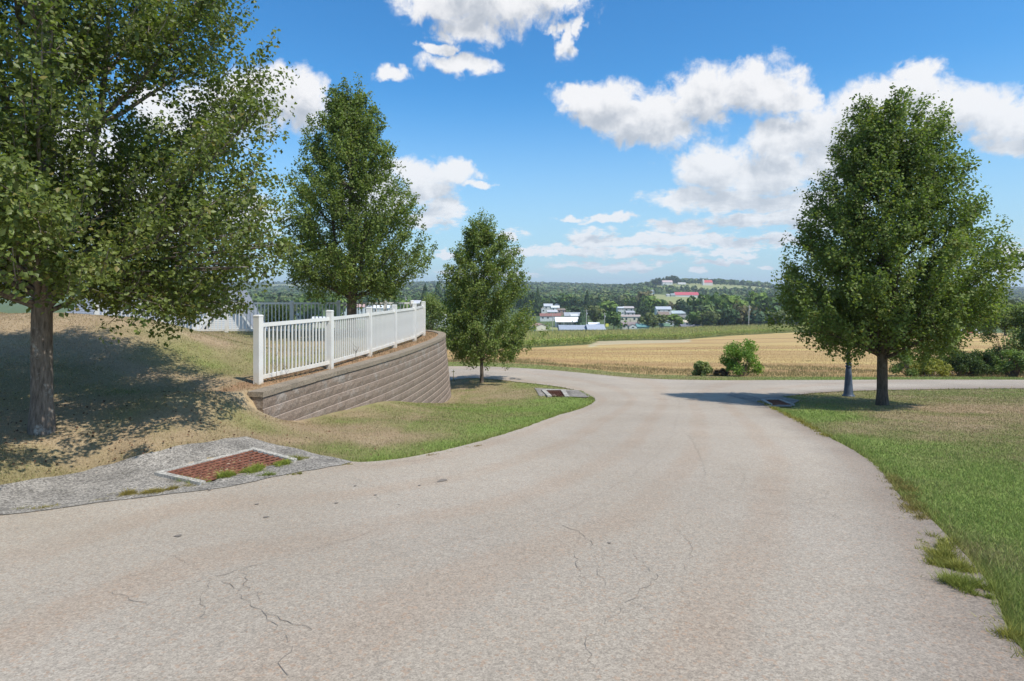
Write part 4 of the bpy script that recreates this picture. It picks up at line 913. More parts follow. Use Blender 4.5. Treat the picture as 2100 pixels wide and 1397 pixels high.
house(1385,1434,599.2,605.2,609.6,1100,(.46,.09,.11),WHITE,'long white barn with bright red roof on the hillside', 'side', 0, 16, cat='barn', name='barn')
house(1376,1385,602,604.5,609,1095,(.3,.33,.33),(.33,.37,.36),'small grey shed left of the red-roofed barn', 'side', 0, 10, cat='shed', name='shed')
house(1367,1374,603,605,608,1090,(.4,.4,.4),(.55,.55,.52),'tiny pale shed farther left of the red-roofed barn', 'side', 0, 8, cat='shed', name='shed')
house(1336,1343,594,596.5,603,1140,(.5,.5,.48),WHITE,'small white farmhouse left of and above the red-roofed barn', 'front', 1, 8)
house(1359,1380,575,579,583.5,1480,(.50,.38,.36),WHITE,'white building below the wooded knoll on the hilltop', 'side', 2, 14)
house(1391,1407,579.5,582,585,1470,(.5,.48,.45),WHITE,'low white house in the middle of the hilltop', 'side', 2, 12)
house(1444,1462,574.5,579.5,585,1475,(.50,.10,.10),(.62,.56,.54),'pinkish white hilltop barn with red roof beside a silo', 'side', 0, 14, cat='barn', name='barn')
m = MB().lathe([(2.6,-6),(2.6,10.6),(1.8,12.3),(.3,13)], 14); o = m.obj('silo', paint(WHITE), loc=(T_(1442)*1472, 1472, -(583.5-HZ)/F*1472)); tag(o, 'white silo at the left end of the red-roofed hilltop barn', 'silo')
# left of the picture: homes glimpsed through the back fence
LG = 'homes beyond the back fence'
for q in ((606,640,640,645,660,330,(.7,.7,.7),WHITE,'white mobile home seen through the back fence, leftmost'),(700,748,624,630,645,400,(.45,.30,.27),(.6,.62,.62),'mobile home with reddish roof left of the terrace pear trunk'),
          (636,690,650,655,668,300,(.6,.6,.6),CREAM,'cream home low behind the back fence'),(752,800,626,632,644,410,(.65,.67,.7),WHITE,'white-roofed home right of the terrace pear trunk'),(804,846,634,639,652,360,TEAL,WHITE,'white home with teal roof behind the back fence'),
          (838,884,616,622,632,520,(.5,.5,.52),WHITE,'grey-roofed home beyond the fence corner'),(890,915,640,646,660,330,(.5,.45,.4),WHITE,'white home half hidden behind the small pear tree')):
    house(*q, 'side', 4, 7, group=LG)
house(1970,2012,671,677,683,262,(.35,.34,.35),WHITE,'white house behind the stubble field seen below the right tree', 'side', 3, 8)
MB_ = MB().box(-1.6,1.6,-.1,.1,0,1.6)
o = MB_.obj('red_door_barn', paint((.35,.08,.07)), loc=(T_(1988)*255, 255, -(683-HZ)/F*255)); o.name = 'red_shed'; tag(o, 'small red shed in front of the white house beyond the stubble', 'shed')

# the house below the terrace: shingled roof with a white gable
M_shing, nt, b = mat('grey_shingles'); geo = nt.nodes.new('ShaderNodeNewGeometry'); pos = geo.outputs['Position']
n = noise(nt, pos, 9, 6, 0.7); nt.links.new(mixc(nt, 1.0, (0.20, 0.215, 0.24), mapr(nt, n, .3, .7, .7, 1.25), 'MULTIPLY'), b.inputs['Base Color']); b.inputs['Roughness'].default_value = .9
M_sid = plain('white_siding', (0.78, 0.78, 0.76), 0.45, 0.04)
hx = T_(466)*28.5
hroot = empty('house_below_terrace', (hx, 30, -6), 'grey shingled house below the terrace with a white sided gable behind the back fence', 'house')
ho = Vector((hx, 30, -6))
def hl(x, y, z): return Vector((x, y, z))-ho
x0, x1 = -24.0, -16.9; ye0, yr0 = 29.3, 34.5; ze0, zr0 = -2.35, 0.25
nr = 26
for k in range(nr):                              # shingle courses, each lapping the one below
    a = k/nr; c_ = (k+1)/nr; ya, yb_ = ye0+(yr0-ye0)*a, ye0+(yr0-ye0)*c_; za, zb_ = ze0+(zr0-ze0)*a, ze0+(zr0-ze0)*c_
    xe = x1-0.02
    MB().add([hl(x0, ya, za+.022), hl(xe, ya, za+.022), hl(xe, yb_, zb_+.004), hl(x0, yb_, zb_+.004), hl(x0, ya, za-.01), hl(xe, ya, za-.01)], [(0,1,2,3),(4,5,1,0)]).obj('shingle_course', M_shing, hroot)
m = MB(); m.add([hl(x0,ye0,ze0-.02),hl(x1,ye0,ze0-.02),hl(x1,yr0,zr0-.02),hl(x0,yr0,zr0-.02),hl(x0,39.7,ze0),hl(x1,39.7,ze0)], [(0,1,2,3),(3,2,5,4)]); m.obj('roof_deck', M_shing, hroot)
m = MB(); m.box(x0+.4-hx, x1-.4-hx, ye0+.4-30, 39.3-30, -0.5, ze0-.06+6); m.add([hl(x1-.4,ye0+.4,ze0-.06),hl(x1-.4,39.3,ze0-.06),hl(x1-.4,yr0,zr0-.12)], [(0,1,2)]); m.obj('wall', M_sid, hroot)
# gable facing us
gz, gw_, yf0 = -0.12, 1.62, 28.5; gb = -2.35
m = MB()
for k in range(22):                              # siding boards
    za = gb+(gz-.15-gb)*k/22; zb_ = gb+(gz-.15-gb)*(k+1)/22; wa = (gw_-.28)*(1-(za-gb)/(gz-gb)); wb_ = (gw_-.28)*(1-(zb_-gb)/(gz-gb))
    MB().add([hl(hx-wa,28.72,za),hl(hx+wa,28.72,za),hl(hx+wb_,28.745,zb_),hl(hx-wb_,28.745,zb_),hl(hx-wa,28.75,za),hl(hx+wa,28.75,za)], [(0,1,2,3),(4,5,1,0)]).obj('siding_board', M_sid, hroot)
MB().box(-gw_+.3, gw_-.3, 28.74-30, 29.9-30, -.5, gb+6).obj('gable_wall', M_sid, hroot)
for sg in (-1, 1):
    rk = MB(); a_ = hl(hx+sg*gw_, yf0, gb-.12); b_ = hl(hx, yf0, gz); dv_ = Vector((0, 0, -.17)); back = Vector((0, .05, 0))
    rk.add([a_, b_, b_+dv_, a_+dv_, a_+back, b_+back, b_+dv_+back, a_+dv_+back], [(0,1,2,3),(7,6,5,4),(0,4,5,1),(3,2,6,7),(0,3,7,4)]); rk.obj('rake_board', M_sid, hroot)
    rf_ = MB(); c_ = hl(hx, 30.6, gz+.0); e_ = hl(hx+sg*gw_, 29.9, gb-.12); u_ = Vector((0, 0, .03)); rf_.add([a_+u_, b_+u_, c_+u_, e_+u_, a_-u_*2+back, b_-u_*2+back, c_-u_*2, e_-u_*2], [(0,1,2,3),(4,7,6,5),(0,3,7,4)]); rf_.obj('gable_roof', M_shing, hroot)

# ------------------------------------------------------------------ utility poles, sign, car
M_pole = plain('pole_wood', (0.42, 0.39, 0.35), 0.9, 0.1, 0.5)
def upole(px, yt, yb, d, label, arm=True, lean=0.0, w=0.16):
    x = T_(px)*d; zt = -(yt-HZ)/F*d; zb = -(yb-HZ)/F*d; g = min(zb, h1(x, d)); r = empty('utility_pole', (x, d, g), label, 'utility pole', 'utility poles of the village')
    h = zt-g; m = MB(); m.beam((0,0,-.5), (lean*h,0,h), w*1.6, w*1.6); m.obj('pole', M_pole, r)
    if arm: MB().beam((lean*h-1.2,0,h-.7), (lean*h+1.2,0,h-.7), .14, .14).obj('crossarm', M_pole, r)
    MB().lathe([(.25,0),(.28,.1),(.28,.8),(.2,.9)], 8, (lean*h+.35,0,h-2.6)).obj('transformer', paint((.45,.46,.47)), r); return r
upole(1133.5,644,676,318,'pale utility pole farthest left, left of the white-roofed home', False)
upole(1202.5,635,673,312,'utility pole in front of the blue-green spruce')
upole(1173,652,672,345,'thin utility pole at the porch of the white-roofed home', True, 0, .09)
upole(1240,641,673,312,'utility pole with crossarm beside the yellow sign')
upole(1535,626,671,288,'tall leaning pale utility pole alone behind the corn on the right', True, 0.03, .19)
upole(1404,641,676,330,'slightly leaning utility pole at the right end of the village', False, 0.02, .12)
upole(1380,658,676,330,'short utility pole by the green-roofed shed', True, 0, .1)
upole(832,608,640,400,'left of two utility poles beyond the fence corner', True, 0, .2); upole(871,607,640,420,'right of two utility poles beyond the fence corner', False, 0, .2)
x = T_(1245)*298; g = h1(x, 298); r = empty('yellow_sign', (x, 298, g), 'yellow square sign on a post standing above the corn', 'sign')
zs = -(667-HZ)/F*298-g; MB().beam((0,0,-.3),(0,0,zs),.2,.2).obj('sign_post', M_pole, r); MB().box(-.75,.75,-.15,-.1,zs-.7,zs+.8).obj('sign_panel', paint((.70,.66,.12)), r)
# parked car by the porch
x = T_(1173)*355; r = empty('parked_car', (x, 355, -(672-HZ)/F*355), 'dark blue car parked in front of the white-roofed porch', 'car')
mb = MB(); pr = [(-2.2,.35),(-2.25,.8),(-1.4,.95),(-.9,1.42),(.7,1.42),(1.35,.95),(2.2,.82),(2.2,.35)]
def prism(pr, y0, y1): n_ = len(pr); return ([(a, y0, b) for a, b in pr]+[(a, y1, b) for a, b in pr], [tuple(range(n_)), tuple(range(2*n_-1, n_-1, -1))]+[(i, i+n_, (i+1) % n_+n_, (i+1) % n_) for i in range(n_)])
mb.add(*prism(pr, -.85, .85)); mb.obj('body', paint((.05,.09,.16), .3), r)
MB().add(*prism([(-1.3,.97),(-.88,1.36),(.66,1.36),(1.2,.97)], -.87, .87)).obj('windows', M_win, r)
for a in (-1.4, 1.4):
    for b_ in (-.8, .8): w_ = MB(); w_.add([(a+.34*math.cos(q*.5236), b_+s_*.1, .34+.34*math.sin(q*.5236)) for s_ in (-1, 1) for q in range(12)], [tuple(range(12)), tuple(range(23, 11, -1))]+[(i, (i+1) % 12, (i+1) % 12+12, i+12) for i in range(12)]); w_.obj('wheel', paint((.03,.03,.03)), r)

# ------------------------------------------------------------------ middle-distance trees
def blob_crown(kind, seed, nq=420):
    """unit tree: height 1, half width 0.5; leaf clumps as small quads spread through lobes"""
    rn = np.random.default_rng(seed)
    if kind == 'conifer':
        u = rn.random(nq)**1.4; z = 0.06+0.94*u; a = rn.uniform(0, 6.283, nq); tier = 0.82+0.18*np.sin(z*38); rr = 0.46*(1-u)**0.85*tier*rn.uniform(0.55, 1.05, nq)+0.01
        C = np.c_[rr*np.cos(a), rr*np.sin(a), z]; O = np.c_[np.cos(a), np.sin(a), np.full(nq, .35)]; sz = 0.05+0.09*(1-u)
    else:
        nl = 13; lc = np.c_[rn.normal(0, .19, nl), rn.normal(0, .19, nl), rn.uniform(.30, .80, nl)]; lr = rn.uniform(.15, .27, nl)*(1.15-0.5*np.abs(lc[:, 2]-.5))
        i = rn.integers(0, nl, nq); v = rn.normal(size=(nq, 3)); v /= np.linalg.norm(v, axis=1)[:, None]; C = lc[i]+v*lr[i][:, None]*rn.uniform(.75, 1.08, nq)[:, None]; C[:, 2] = np.clip(C[:, 2], .06, 1.0)
        O = v; sz = np.full(nq, 0.075)*rn.uniform(.6, 1.4, nq)
    n_ = O+rn.normal(0, .45, (nq, 3)); n_ /= np.linalg.norm(n_, axis=1)[:, None]; t1 = np.cross(n_, rn.normal(size=(nq, 3))); t1 /= np.linalg.norm(t1, axis=1)[:, None]; t2 = np.cross(n_, t1)
    V = np.stack([C-t1*sz[:, None], C+t2*sz[:, None]*.8, C+t1*sz[:, None], C-t2*sz[:, None]*.8], 1).reshape(-1, 3); Q = np.arange(nq*4).reshape(-1, 4)
    return V, Q, np.repeat(np.clip(rn.normal(.42, .22, nq), 0, 1), 4)
FM = {'light': foliage('wood_light', (0.15, 0.215, 0.05), .2, .8, spec=.1), 'mid': foliage('wood_mid', (0.10, 0.155, 0.042), .2, .8, spec=.1), 'dark': foliage('wood_dark', (0.055, 0.09, 0.034), .15, .8, spec=.1), 'blue': foliage('wood_bluegreen', (0.085, 0.135, 0.07), .15, .8, spec=.1),
      'olive': foliage('wood_olive', (0.13, 0.15, 0.055), .2, .8, spec=.1), 'brown': foliage('wood_brown', (0.14, 0.125, 0.06), .2, .8, spec=.1)}
PROTO = {}
def crown_mesh(kind, col, v):
    k = (kind, col, v)
    if k not in PROTO:
        V, Q, rn_ = blob_crown(kind, hash(v)*7+v+(3 if kind == 'conifer' else 0), 620 if kind != 'conifer' else 520); PROTO[k] = mesh_np('crown', V, Q, FM[col], {'rnd': rn_})
    return PROTO[k]
TRK = MB().lathe([(.03,-.1),(.022,.3),(.012,.7)], 6).mesh('trunk', M_bark)
def mtree(px, yt, w, d, kind, col, label, yb=None, group=None):
    x = T_(px)*d; g = h1(x, d) if yb is None else -(yb-HZ)/F*d; h = -(yt-HZ)/F*d-g; wd = w/F*d
    r = empty('conifer_tree' if kind == 'conifer' else 'leafy_tree', (x, d, g), label, 'tree', group); rz = random.uniform(0, 6.28)
    for nm, me in (('trunk', TRK), ('crown', crown_mesh(kind, col, random.randrange(3)))):
        o = link(nm, me, r, (0, 0, 0), rz); o.scale = (wd, wd, h*1.02)
    return r
TG = 'trees around the village'
for q in [
 (1103,592,26,520,'conifer','dark','tall dark conifer at the left end of the village'),(1124,612,28,610,'round','mid','round tree behind the white homes at the left end'),(1141,609,32,605,'round','blue','bluish green tree above the blue-grey building'),
 (1160,604,36,560,'round','mid','broad green tree above the tan brick home'),(1180,609,32,545,'round','dark','dark tree right of the broad green one above the brick home'),(1204,597,26,560,'conifer','dark','tallest dark spruce in the middle of the village trees'),
 (1228,606,30,560,'conifer','dark','dark conifer right of the tallest spruce'),(1218,627,50,402,'round','olive','wide olive tree behind the spruce and pole'),(1195,632,34,368,'conifer','blue','blue-green spruce behind the utility pole beside the porch'),
 (1252,618,44,450,'round','light','light green tree above the yellow sign'),(1259,640,46,345,'round','mid','green tree right of the yellow sign at the corn edge'),(1180,628,30,500,'round','dark','dark low tree above the grey-roofed home'),
 (1300,611,34,600,'round','mid','green tree behind the middle group of homes'),(1322,599,40,600,'round','brown','tall brownish tree behind the middle group'),(1313,622,32,452,'conifer','dark','dark conifer right of the grey-green home'),
 (1335,607,40,520,'round','light','light tree between the middle and right groups'),(1354,614,34,590,'round','mid','green tree behind the pale grey-roofed house'),(1339,640,48,350,'round','olive','olive tree with bare branches at the corn edge between the groups'),
 (1329,628,32,430,'round','dark','dark tree left of the dark brown roofed mobile home'),(1384,645,38,368,'round','light','light green small tree right of the grey-white mobile home'),(1372,618,30,600,'round','brown','brownish tree above the pale grey-roofed house'),
 (1398,612,36,500,'round','dark','dark tree left of the long wood, above the blue-grey roof'),(1420,616,34,470,'round','blue','bluish tree above the cream-roofed home'),(1443,606,54,440,'round','mid','broad tree at the left end of the long wood'),
 (1472,599,62,410,'round','mid','high-crowned tree left of the leaning pole in the long wood'),(1502,606,54,390,'round','light','light green tree just left of the leaning pole'),(1523,622,52,352,'round','brown','brownish tree behind the leaning pole'),
 (1552,601,56,420,'round','light','pale green tall tree right of the leaning pole'),(1578,610,60,400,'round','mid','green tree touching the right pear tree on its left'),(1606,614,60,385,'round','dark','dark tree behind the left side of the right pear tree'),
 (1490,634,48,345,'round','dark','dark low tree left of the leaning pole at the corn edge'),(1456,638,46,342,'round','olive','olive low tree in the long wood at the corn edge'),(1588,640,56,345,'round','olive','low olive tree at the corn edge left of the right pear tree'),
 (1560,636,50,345,'round','blue','bluish green layered tree right of the leaning pole at the corn edge'),(1428,640,40,352,'round','mid','green tree right of the cream-roofed home'),
 (1650,602,80,400,'round','mid','tree hidden mostly behind the right pear tree, left'),(1720,600,80,400,'round','dark','tree hidden mostly behind the right pear tree, right'),
 (640,594,56,330,'round','mid','round green tree beyond the back fence left of the terrace pear'),(688,602,48,350,'round','light','lighter tree beyond the back fence beside the round green one'),(612,618,40,360,'round','olive','olive tree beyond the back fence near the gable'),
 (770,604,60,420,'round','blue','bluish tree beyond the back fence right of the terrace pear trunk'),(812,612,44,440,'round','mid','green tree beyond the fence corner left of the poles'),(832,617,34,330,'round','light','light round bush tree by the two utility poles'),
 (872,584,34,500,'conifer','dark','dark conifer left of the small pear tree'),(898,580,40,520,'conifer','dark','dark conifer behind the left side of the small pear tree'),(925,588,44,540,'round','mid','green tree behind the small pear tree'),
 (1072,592,34,540,'round','mid','green tree right of the small pear tree behind the village'),(1088,600,26,500,'round','dark','dark tree beside the small pear tree at the village end'),
 (1955,598,134,150,'round','mid','big spreading tree behind the right side of the right pear tree'),(2062,604,110,190,'round','olive','broad tree at the far right beyond the tall pale shrub'),
 (1905,612,80,240,'round','mid','tree at the field edge behind the right pear tree')]:
    mtree(*q, group=TG)
HGp = 'single trees on the far hilltop'
for (px, yt, w, lab) in [(1327,578,9,'leftmost small tree on the far hilltop slope'),(1342,573,16,'large round tree at the left of the far hilltop'),(1352,570,14,'tree left in the dark knoll wood'),(1361,569,14,'second tree of the dark knoll wood'),(1371,567,14,'tree above the white hilltop building'),
    (1380,565.5,16,'highest tree of the dark knoll wood'),(1389,567.5,14,'rightmost tree of the dark knoll wood'),(1373,579,6,'small bush before the white hilltop building'),(1412,577,12,'bushy tree right of the low white hilltop house'),(1421,572.5,6,'single upright tree in the middle of the hilltop'),(1426.5,577,4,'tiny tree right of the upright hilltop tree'),
    (1432,575,5,'dark narrow tree left of the silo'),(1437,576,6,'tree touching the silo'),(1467,579,4,'first small tree right of the red-roofed hilltop barn'),(1478,580,4,'second small tree right of the hilltop barn'),(1490,579,5.5,'round tree in the hilltop row, left of the tall pair'),
    (1499,577.5,7,'left one of the tall hilltop pair'),(1506,575.5,8,'tallest tree at the right end of the hilltop'),(1514,580,6,'last small tree at the right end of the hilltop')]:
    mtree(px, yt, w, 1500, 'round', 'dark' if px < 1395 else 'blue', lab, group=HGp)

# ------------------------------------------------------------------ woods (nobody could count them)
def wood(name, n, d0, d1, t0, t1, seed, nq, size, hgt, reject, colmix):
    rn = np.random.default_rng(seed); d = np.exp(rn.uniform(np.log(d0), np.log(d1), n)); t = rn.uniform(t0, t1, n); keep = ~reject(t, d); t, d = t[keep], d[keep]; n = len(t)
    x = t*d; z = Hraw(x, d); h = hgt*rn.uniform(.65, 1.25, n)*(0.8+0.5*fbm(x, d, .004, 3)); w = size*rn.uniform(.7, 1.3, n)
    u = rn.random((n, nq)); a = rn.uniform(0, 6.283, (n, nq)); cz = 0.15+0.85*u; rr = np.sqrt(np.clip(1-((cz-.45)/.58)**2, .03, 1))*rn.uniform(.75, 1.05, (n, nq))
    C = np.stack([x[:, None]+rr*np.cos(a)*w[:, None]*.5, d[:, None]+rr*np.sin(a)*w[:, None]*.5, z[:, None]+cz*h[:, None]], -1).reshape(-1, 3)
    O = np.stack([np.cos(a)*rr, np.sin(a)*rr, (cz-.4)*1.6], -1).reshape(-1, 3)+rn.normal(0, .3, (n*nq, 3)); O /= np.linalg.norm(O, axis=1)[:, None]
    s = np.repeat(w*(.85/np.sqrt(nq))*1.25, nq)*rn.uniform(.7, 1.3, n*nq); t1_ = np.cross(O, rn.normal(size=(n*nq, 3))); t1_ /= np.linalg.norm(t1_, axis=1)[:, None]; t2_ = np.cross(O, t1_); s = s[:, None]
    V = np.stack([C-t1_*s, C+t2_*s, C+t1_*s, C-t2_*s], 1).reshape(-1, 3); Q = np.arange(n*nq*4).reshape(-1, 4)
    base = np.clip(rn.normal(.42, .25, n)+(fbm(x, d, .01, 6)-.5)*.6, 0, 1); colr = np.repeat(base, nq*4)
    pal = np.array(colmix); ci = rn.integers(0, len(pal), n); cv = pal[ci]*(0.75+0.5*base[:, None]); cv = np.repeat(cv, nq, 0)*rn.uniform(.75, 1.25, (n*nq, 1)); cv = np.repeat(cv, 4, 0)
    tag(link(name, mesh_np(name, V, Q, M_wood, {'col': cv})), kind='stuff', label=None); print(name, n)
M_wood = colattr('woodland', .9, .15)
PAL = [(0.11,0.165,0.05),(0.08,0.13,0.05),(0.14,0.19,0.06),(0.095,0.14,0.065),(0.155,0.175,0.07)]
def rej(t, d):
    px = t*F+CX; m = meadow(t, d)
    m |= (d < 640) & (px > 1085) & (px < 1430); m |= (px > 1335) & (px < 1448) & (d > 600) & (d < 1130); m |= (px > 1335) & (px < 1600) & (d > 1300) & (d < 1560)
    m |= (px > 540) & (px < 940) & (d < 460)
    m |= (px > 1130) & (px < 1200) & (d < 600); return m
wood('wood_near', 2600, 350, 800, -0.5, 0.95, 71, 34, 9.5, 12, lambda t, d: rej(t, d) | ((t < T_(1430)) & (d < 560)) , PAL)
wood('wood_hillside', 5200, 700, 1400, -0.5, 0.95, 72, 20, 11, 11, rej, PAL)
wood('wood_ridge', 7000, 1300, 2600, -0.55, 0.95, 73, 12, 14, 11, rej, PAL)
wood('wood_far_ridge', 2200, 2500, 3900, -0.6, 0.95, 74, 8, 22, 12, rej, PAL)

# ------------------------------------------------------------------ corn
rn = np.random.default_rng(5); n = 60000
t = rn.uniform(T_(860), T_(1760), n); d = rn.uniform(112, 305, n); keep = rn.random(n) < d/305; t, d = t[keep], d[keep]; x = t*d
# plants stand in rows
ca, sa = math.cos(math.radians(-14)), math.sin(math.radians(-14)); u_ = x*ca-d*sa; v_ = x*sa+d*ca; v_ = np.round(v_/.95)*.95+rn.normal(0, .06, len(v_)); x = u_*ca+v_*sa; d = -u_*sa+v_*ca
ck, _, _ = field_zone(x, d); x, d = x[ck], d[ck]; n = len(x); z = Hraw(x, d); print('corn', n)
h = 2.25*rn.uniform(.88, 1.1, n)*(0.93+.14*fbm(x, d, .05, 2)); nb = 8; P = np.repeat(np.c_[x, d, z], nb, 0); hb = np.repeat(h, nb); k = np.tile(np.arange(nb), n); a = np.repeat(rn.uniform(0, 6.283, n), nb)+k*2.6+rn.normal(0, .3, n*nb)
zz = hb*(.12+.80*k/nb); L = hb*.36; w = .075*np.ones(n*nb); da = np.c_[np.cos(a), np.sin(a), np.zeros(n*nb)]; sd = np.c_[-np.sin(a), np.cos(a), np.zeros(n*nb)]
top = k == nb-1; b0 = P+np.c_[0*zz, 0*zz, zz]
tip = b0+da*(L*np.where(top, .15, .8))[:, None]+np.c_[0*zz, 0*zz, L*np.where(top, 1.0, .45)]; wv = np.where(top, .05, .10)[:, None]
V = np.stack([b0-sd*wv, b0+sd*wv, tip], 1).reshape(-1, 3)
cg = np.array([.20,.28,.055]); cy = np.array([.42,.36,.14]); mixv = np.clip(.15+.75*fbm(x, d, .05, 12)-.2+rn.normal(0, .12, n), 0, 1); mm = np.clip(np.repeat(mixv, nb)*.7+np.where(top, .8, 0)+np.where(k < 2, .35, 0), 0, 1)
cv = np.repeat((cg+(cy-cg)*mm[:, None])*rn.uniform(.75, 1.25, (n*nb, 1)), 3, 0)
tag(link('corn_crop', mesh_np('corn_crop', V, np.arange(n*nb*3).reshape(-1, 3), M_stk, {'col': cv})), kind='stuff')

# ------------------------------------------------------------------ grass and stubble blades
def blades(name, x, d, h, w, col, seed, lean=.5, off=0.0, mat_=None):
    rn = np.random.default_rng(seed); n = len(x); z = Hs(x, d)+off; a = rn.uniform(0, 6.283, n); l = rn.normal(0, lean, (n, 2))*h[:, None]
    b = np.c_[x, d, z-0.004]; s = np.c_[np.cos(a), np.sin(a), 0*a]*w[:, None]*.5; tip = b+np.c_[l, h]
    V = np.stack([b-s, b+s, tip], 1).reshape(-1, 3); tag(link(name, mesh_np(name, V, np.arange(n*3).reshape(-1, 3), mat_ or M_blade, {'col': np.repeat(col, 3, 0)})), kind='stuff')
rn = np.random.default_rng(9); n = 900000
d = np.exp(rn.uniform(np.log(2.2), np.log(42), n)); t = rn.uniform(-.95, .95, n); x = t*d
k = 320000; aw = rn.uniform(math.radians(43.5), math.radians(84), k)*np.where(rn.random(k) < .6, 1, -1); rw_ = np.exp(rn.uniform(np.log(3), np.log(26), k)); x = np.r_[x, rw_*np.sin(aw)]; d = np.r_[d, rw_*np.cos(aw)]
m = ~inpoly(x, d, ROADP_C); x, d = x[m], d[m]
_, _, vs_ = field_zone(x, d); m = d < vs_; x, d = x[m], d[m]
m = pdist(x, d, WALL) > np.where(inpoly(x, d, UPOLY), 0.33, 0.12+0.008*d); x, d = x[m], d[m]
for q in (ap1, ap2, ap3): m = ~inpoly(x, d, q); x, d = x[m], d[m]
up_in = inpoly(x, d, UPOLY) & (pdist(x, d, WALL) < .95); m = ~up_in | (rn.random(len(x)) < .12); x, d = x[m], d[m]
g = green(x, d); n = len(x); print('blades', n)
r_ = np.hypot(x, d); de = pdist(x, d, ROADP_C, True); tall = 1+1.3*np.exp(-de/.12)
hh_ = (0.015+.012*g)*rn.uniform(.5, 1.5, n)*tall*(1+.02*r_)*(0.7+.6*fbm(x, d, 2.5, 7)); ww_ = .0036*(r_/4+.6)
gb_ = np.clip(g+rn.normal(0, .22, n), 0, 1); col = lawncol(gb_)*rn.uniform(.7, 1.35, (n, 1)); yel = np.exp(-de/.10)[:, None]*.5; col = col*(1-yel)+yel*np.array([.24,.22,.05])
blades('lawn_grass', x, d, hh_, ww_, col, 3)
# tufts at the broken road edges
def tuft(pxs, n_, rad_, col, h0, seed):
    r = np.random.default_rng(seed); P = np.array(dense(hits(pxs), .05, .01, seed)); i = r.integers(0, len(P), n_); x = P[i, 0]+r.normal(0, rad_, n_); y = P[i, 1]+r.normal(0, rad_, n_)
    lump = fbm(x, y, 9, seed, 2); k = (lump > .40) & (r.random(len(x)) < .75); x, y, lump = x[k], y[k], lump[k]; return x, y, h0*(lump-.3)*3*r.uniform(.5, 1.3, len(x)), np.array(col)*r.uniform(.7, 1.4, (len(x), 1))
X_, Y_, H_, C_ = [], [], [], []
for k, (pl_, n_, rd, cl_, h0) in enumerate([([(385,990),(440,985),(500,974),(560,960),(590,950)],16000,.05,(.24,.28,.05),.065),([(590,948),(625,945)],1200,.035,(.22,.22,.05),.05),([(500,986),(560,978)],900,.02,(.18,.22,.05),.035),
    ([(70,1050),(130,1040),(230,1025)],1500,.022,(.26,.22,.06),.03),([(230,1022),(340,1012),(400,1000)],6500,.028,(.27,.22,.06),.04),([(15,1052),(70,1047)],300,.02,(.24,.22,.06),.03),([(590,978),(615,976)],300,.015,(.22,.21,.06),.03),
    ([(680,962),(725,955)],1200,.03,(.25,.22,.07),.035),([(880,937),(925,930)],350,.02,(.26,.2,.08),.03),([(960,920),(985,917)],200,.02,(.26,.2,.08),.03),
    ([(1835,985),(1860,1020),(1885,1055),(1900,1075)],5200,.06,(.24,.20,.06),.055),([(1918,1110),(1925,1140),(1945,1165)],4200,.05,(.24,.24,.05),.07),([(1930,1165),(1985,1175)],3000,.04,(.24,.24,.05),.06),([(1965,1205),(2000,1215),(2030,1235)],4200,.045,(.22,.25,.05),.07),
    ([(1560,826),(1600,846),(1640,866),(1700,899)],4200,.05,(.26,.23,.05),.05),([(1190,803),(1215,818)],500,.03,(.2,.24,.05),.05),([(2060,1290),(2100,1345)],1500,.04,(.26,.25,.05),.05)]):
    a_, b_, c_, e_ = tuft(pl_, n_, rd, cl_, h0, 300+k); X_.append(a_); Y_.append(b_); H_.append(c_); C_.append(e_)
x = np.concatenate(X_); y = np.concatenate(Y_); h = np.concatenate(H_); blades('edge_tufts', x, y, h*.85, .004*(np.hypot(x, y)/5+.5), np.concatenate(C_), 8, .7, .02)
# dry weeds along the fence foot
r = np.random.default_rng(77); s_ = r.uniform(0, WL-3, 2600); q = [wat(a) for a in s_]; x = np.array([p.x-nn.x*o for (p, t__, nn), o in zip(q, r.uniform(.34, .95, 2600))]); y = np.array([p.y-nn.y*o for (p, t__, nn), o in zip(q, r.uniform(.34, .95, 2600))])
blades('dry_weeds', x, y, r.uniform(.03, .14, 2600)*(fbm(x, y, 2, 4)+.2), np.full(2600, .012), np.array([.26,.19,.10])*r.uniform(.6, 1.4, (2600, 1)), 12, .5)
# fallen leaves under the left tree and along the drain
r = np.random.default_rng(5); n = 700; x = p1[0]+r.normal(1.2, 1.6, n); y = p1[1]+r.normal(-.4, 1.3, n); k = ~inpoly(x, y, ROADP_C) & (~inpoly(x, y, ap1) | (r.random(n) < .4)); x, y = x[k], y[k]; n = len(x)
C_ = np.c_[x, y, Hs(x, y)+np.where(inpoly(x, y, ap1) | inpoly(x, y, ROADP_C), .045, .03)]; V, T = leaf_arrays(C_, .038, None, up=2.0, seed=4); V[:, 2] = np.maximum(V[:, 2], np.repeat(C_[:, 2], 4)-.01)
tag(link('fallen_leaves', mesh_np('fallen_leaves', V, T, M_blade, {'col': np.repeat(np.array([.13,.07,.04])*r.uniform(.5, 1.6, (n, 1)), 4, 0)})), kind='stuff')
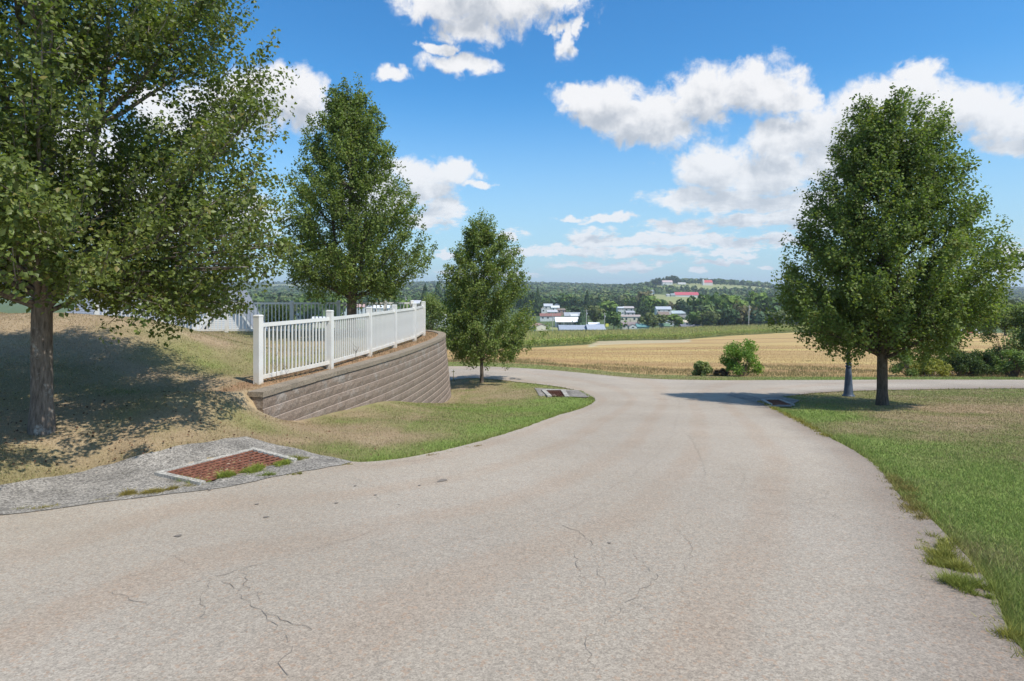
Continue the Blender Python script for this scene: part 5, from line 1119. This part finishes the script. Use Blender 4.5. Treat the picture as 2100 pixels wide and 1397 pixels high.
# dead weed stalks at the fence foot
for (px, py, d_, hh, lab) in ((566,784,11.4,.55,'tall dead weed stalk in front of the first fence bay beside the end post'),(586,776,11.7,.28,'short dead weed stalk right of the tall one at the fence foot'),(730,735,14.6,.40,'dead weed stalk before the second bay of the wall fence')):
    x_ = T_(px)*d_; rt_ = empty('weed_stalk', (x_, d_, h1(x_, d_)), lab, 'weed'); rw = random.Random(px); pth = [(np.array([[0,0,-.03],[rw.uniform(-.03,.03),0,hh*.5],[rw.uniform(-.08,.08),0,hh]]), [.006,.004,.002])]
    for k in range(7):
        z_ = hh*rw.uniform(.3, .95); a_ = rw.uniform(0, 6.28); pth.append((np.array([[0,0,z_],[.05*math.cos(a_),.05*math.sin(a_),z_+.05],[.08*math.cos(a_),.08*math.sin(a_),z_+.12]]), [.003,.003,.002]))
    V, T = tubes(pth, 4); link('stalk', mesh_np('stalk', V, T, M_sh['brown'], {'rnd': np.full(len(V), .4)}), rt_)
# stubble
n = 140000; rn = np.random.default_rng(19); d = np.exp(rn.uniform(np.log(35), np.log(120), n)); t = rn.uniform(-.15, .95, n); x = t*d
u_ = x*ca-d*sa; v_ = x*sa+d*ca; v_ = np.round(v_/.76)*.76+rn.normal(0, .07, n); x = u_*ca+v_*sa; d = -u_*sa+v_*ca
_, st_, _ = field_zone(x, d); x, d = x[st_], d[st_]; n = len(x); wd = (fbm(x, d, .12, 31) > .56) & (d < 62)
blades('stubble', x, d, rn.uniform(.04, .12, n)*np.where(wd, 2.2, 1), .018*(d/40), np.where(wd[:, None], np.array([.20,.18,.08]), np.array([.46,.31,.15]))*rn.uniform(.65, 1.3, (n, 1)), 15, .35, 0, M_stk)

# ------------------------------------------------------------------ haze
hm = bpy.data.materials.new('haze'); hm.use_nodes = True; nt = hm.node_tree; nt.nodes.clear(); ou = nt.nodes.new('ShaderNodeOutputMaterial'); pv = nt.nodes.new('ShaderNodeVolumePrincipled')
pv.inputs['Color'].default_value = (0.86, 0.92, 1.0, 1); pv.inputs['Density'].default_value = 0.00017; pv.inputs['Anisotropy'].default_value = 0.2; nt.links.new(pv.outputs[0], ou.inputs['Volume'])
zmin = float(Z.min())
hb_ = MB().box(-4800, 4800, -4800, 4800, zmin-1.5, 75).obj('haze', hm); tag(hb_, kind='stuff')
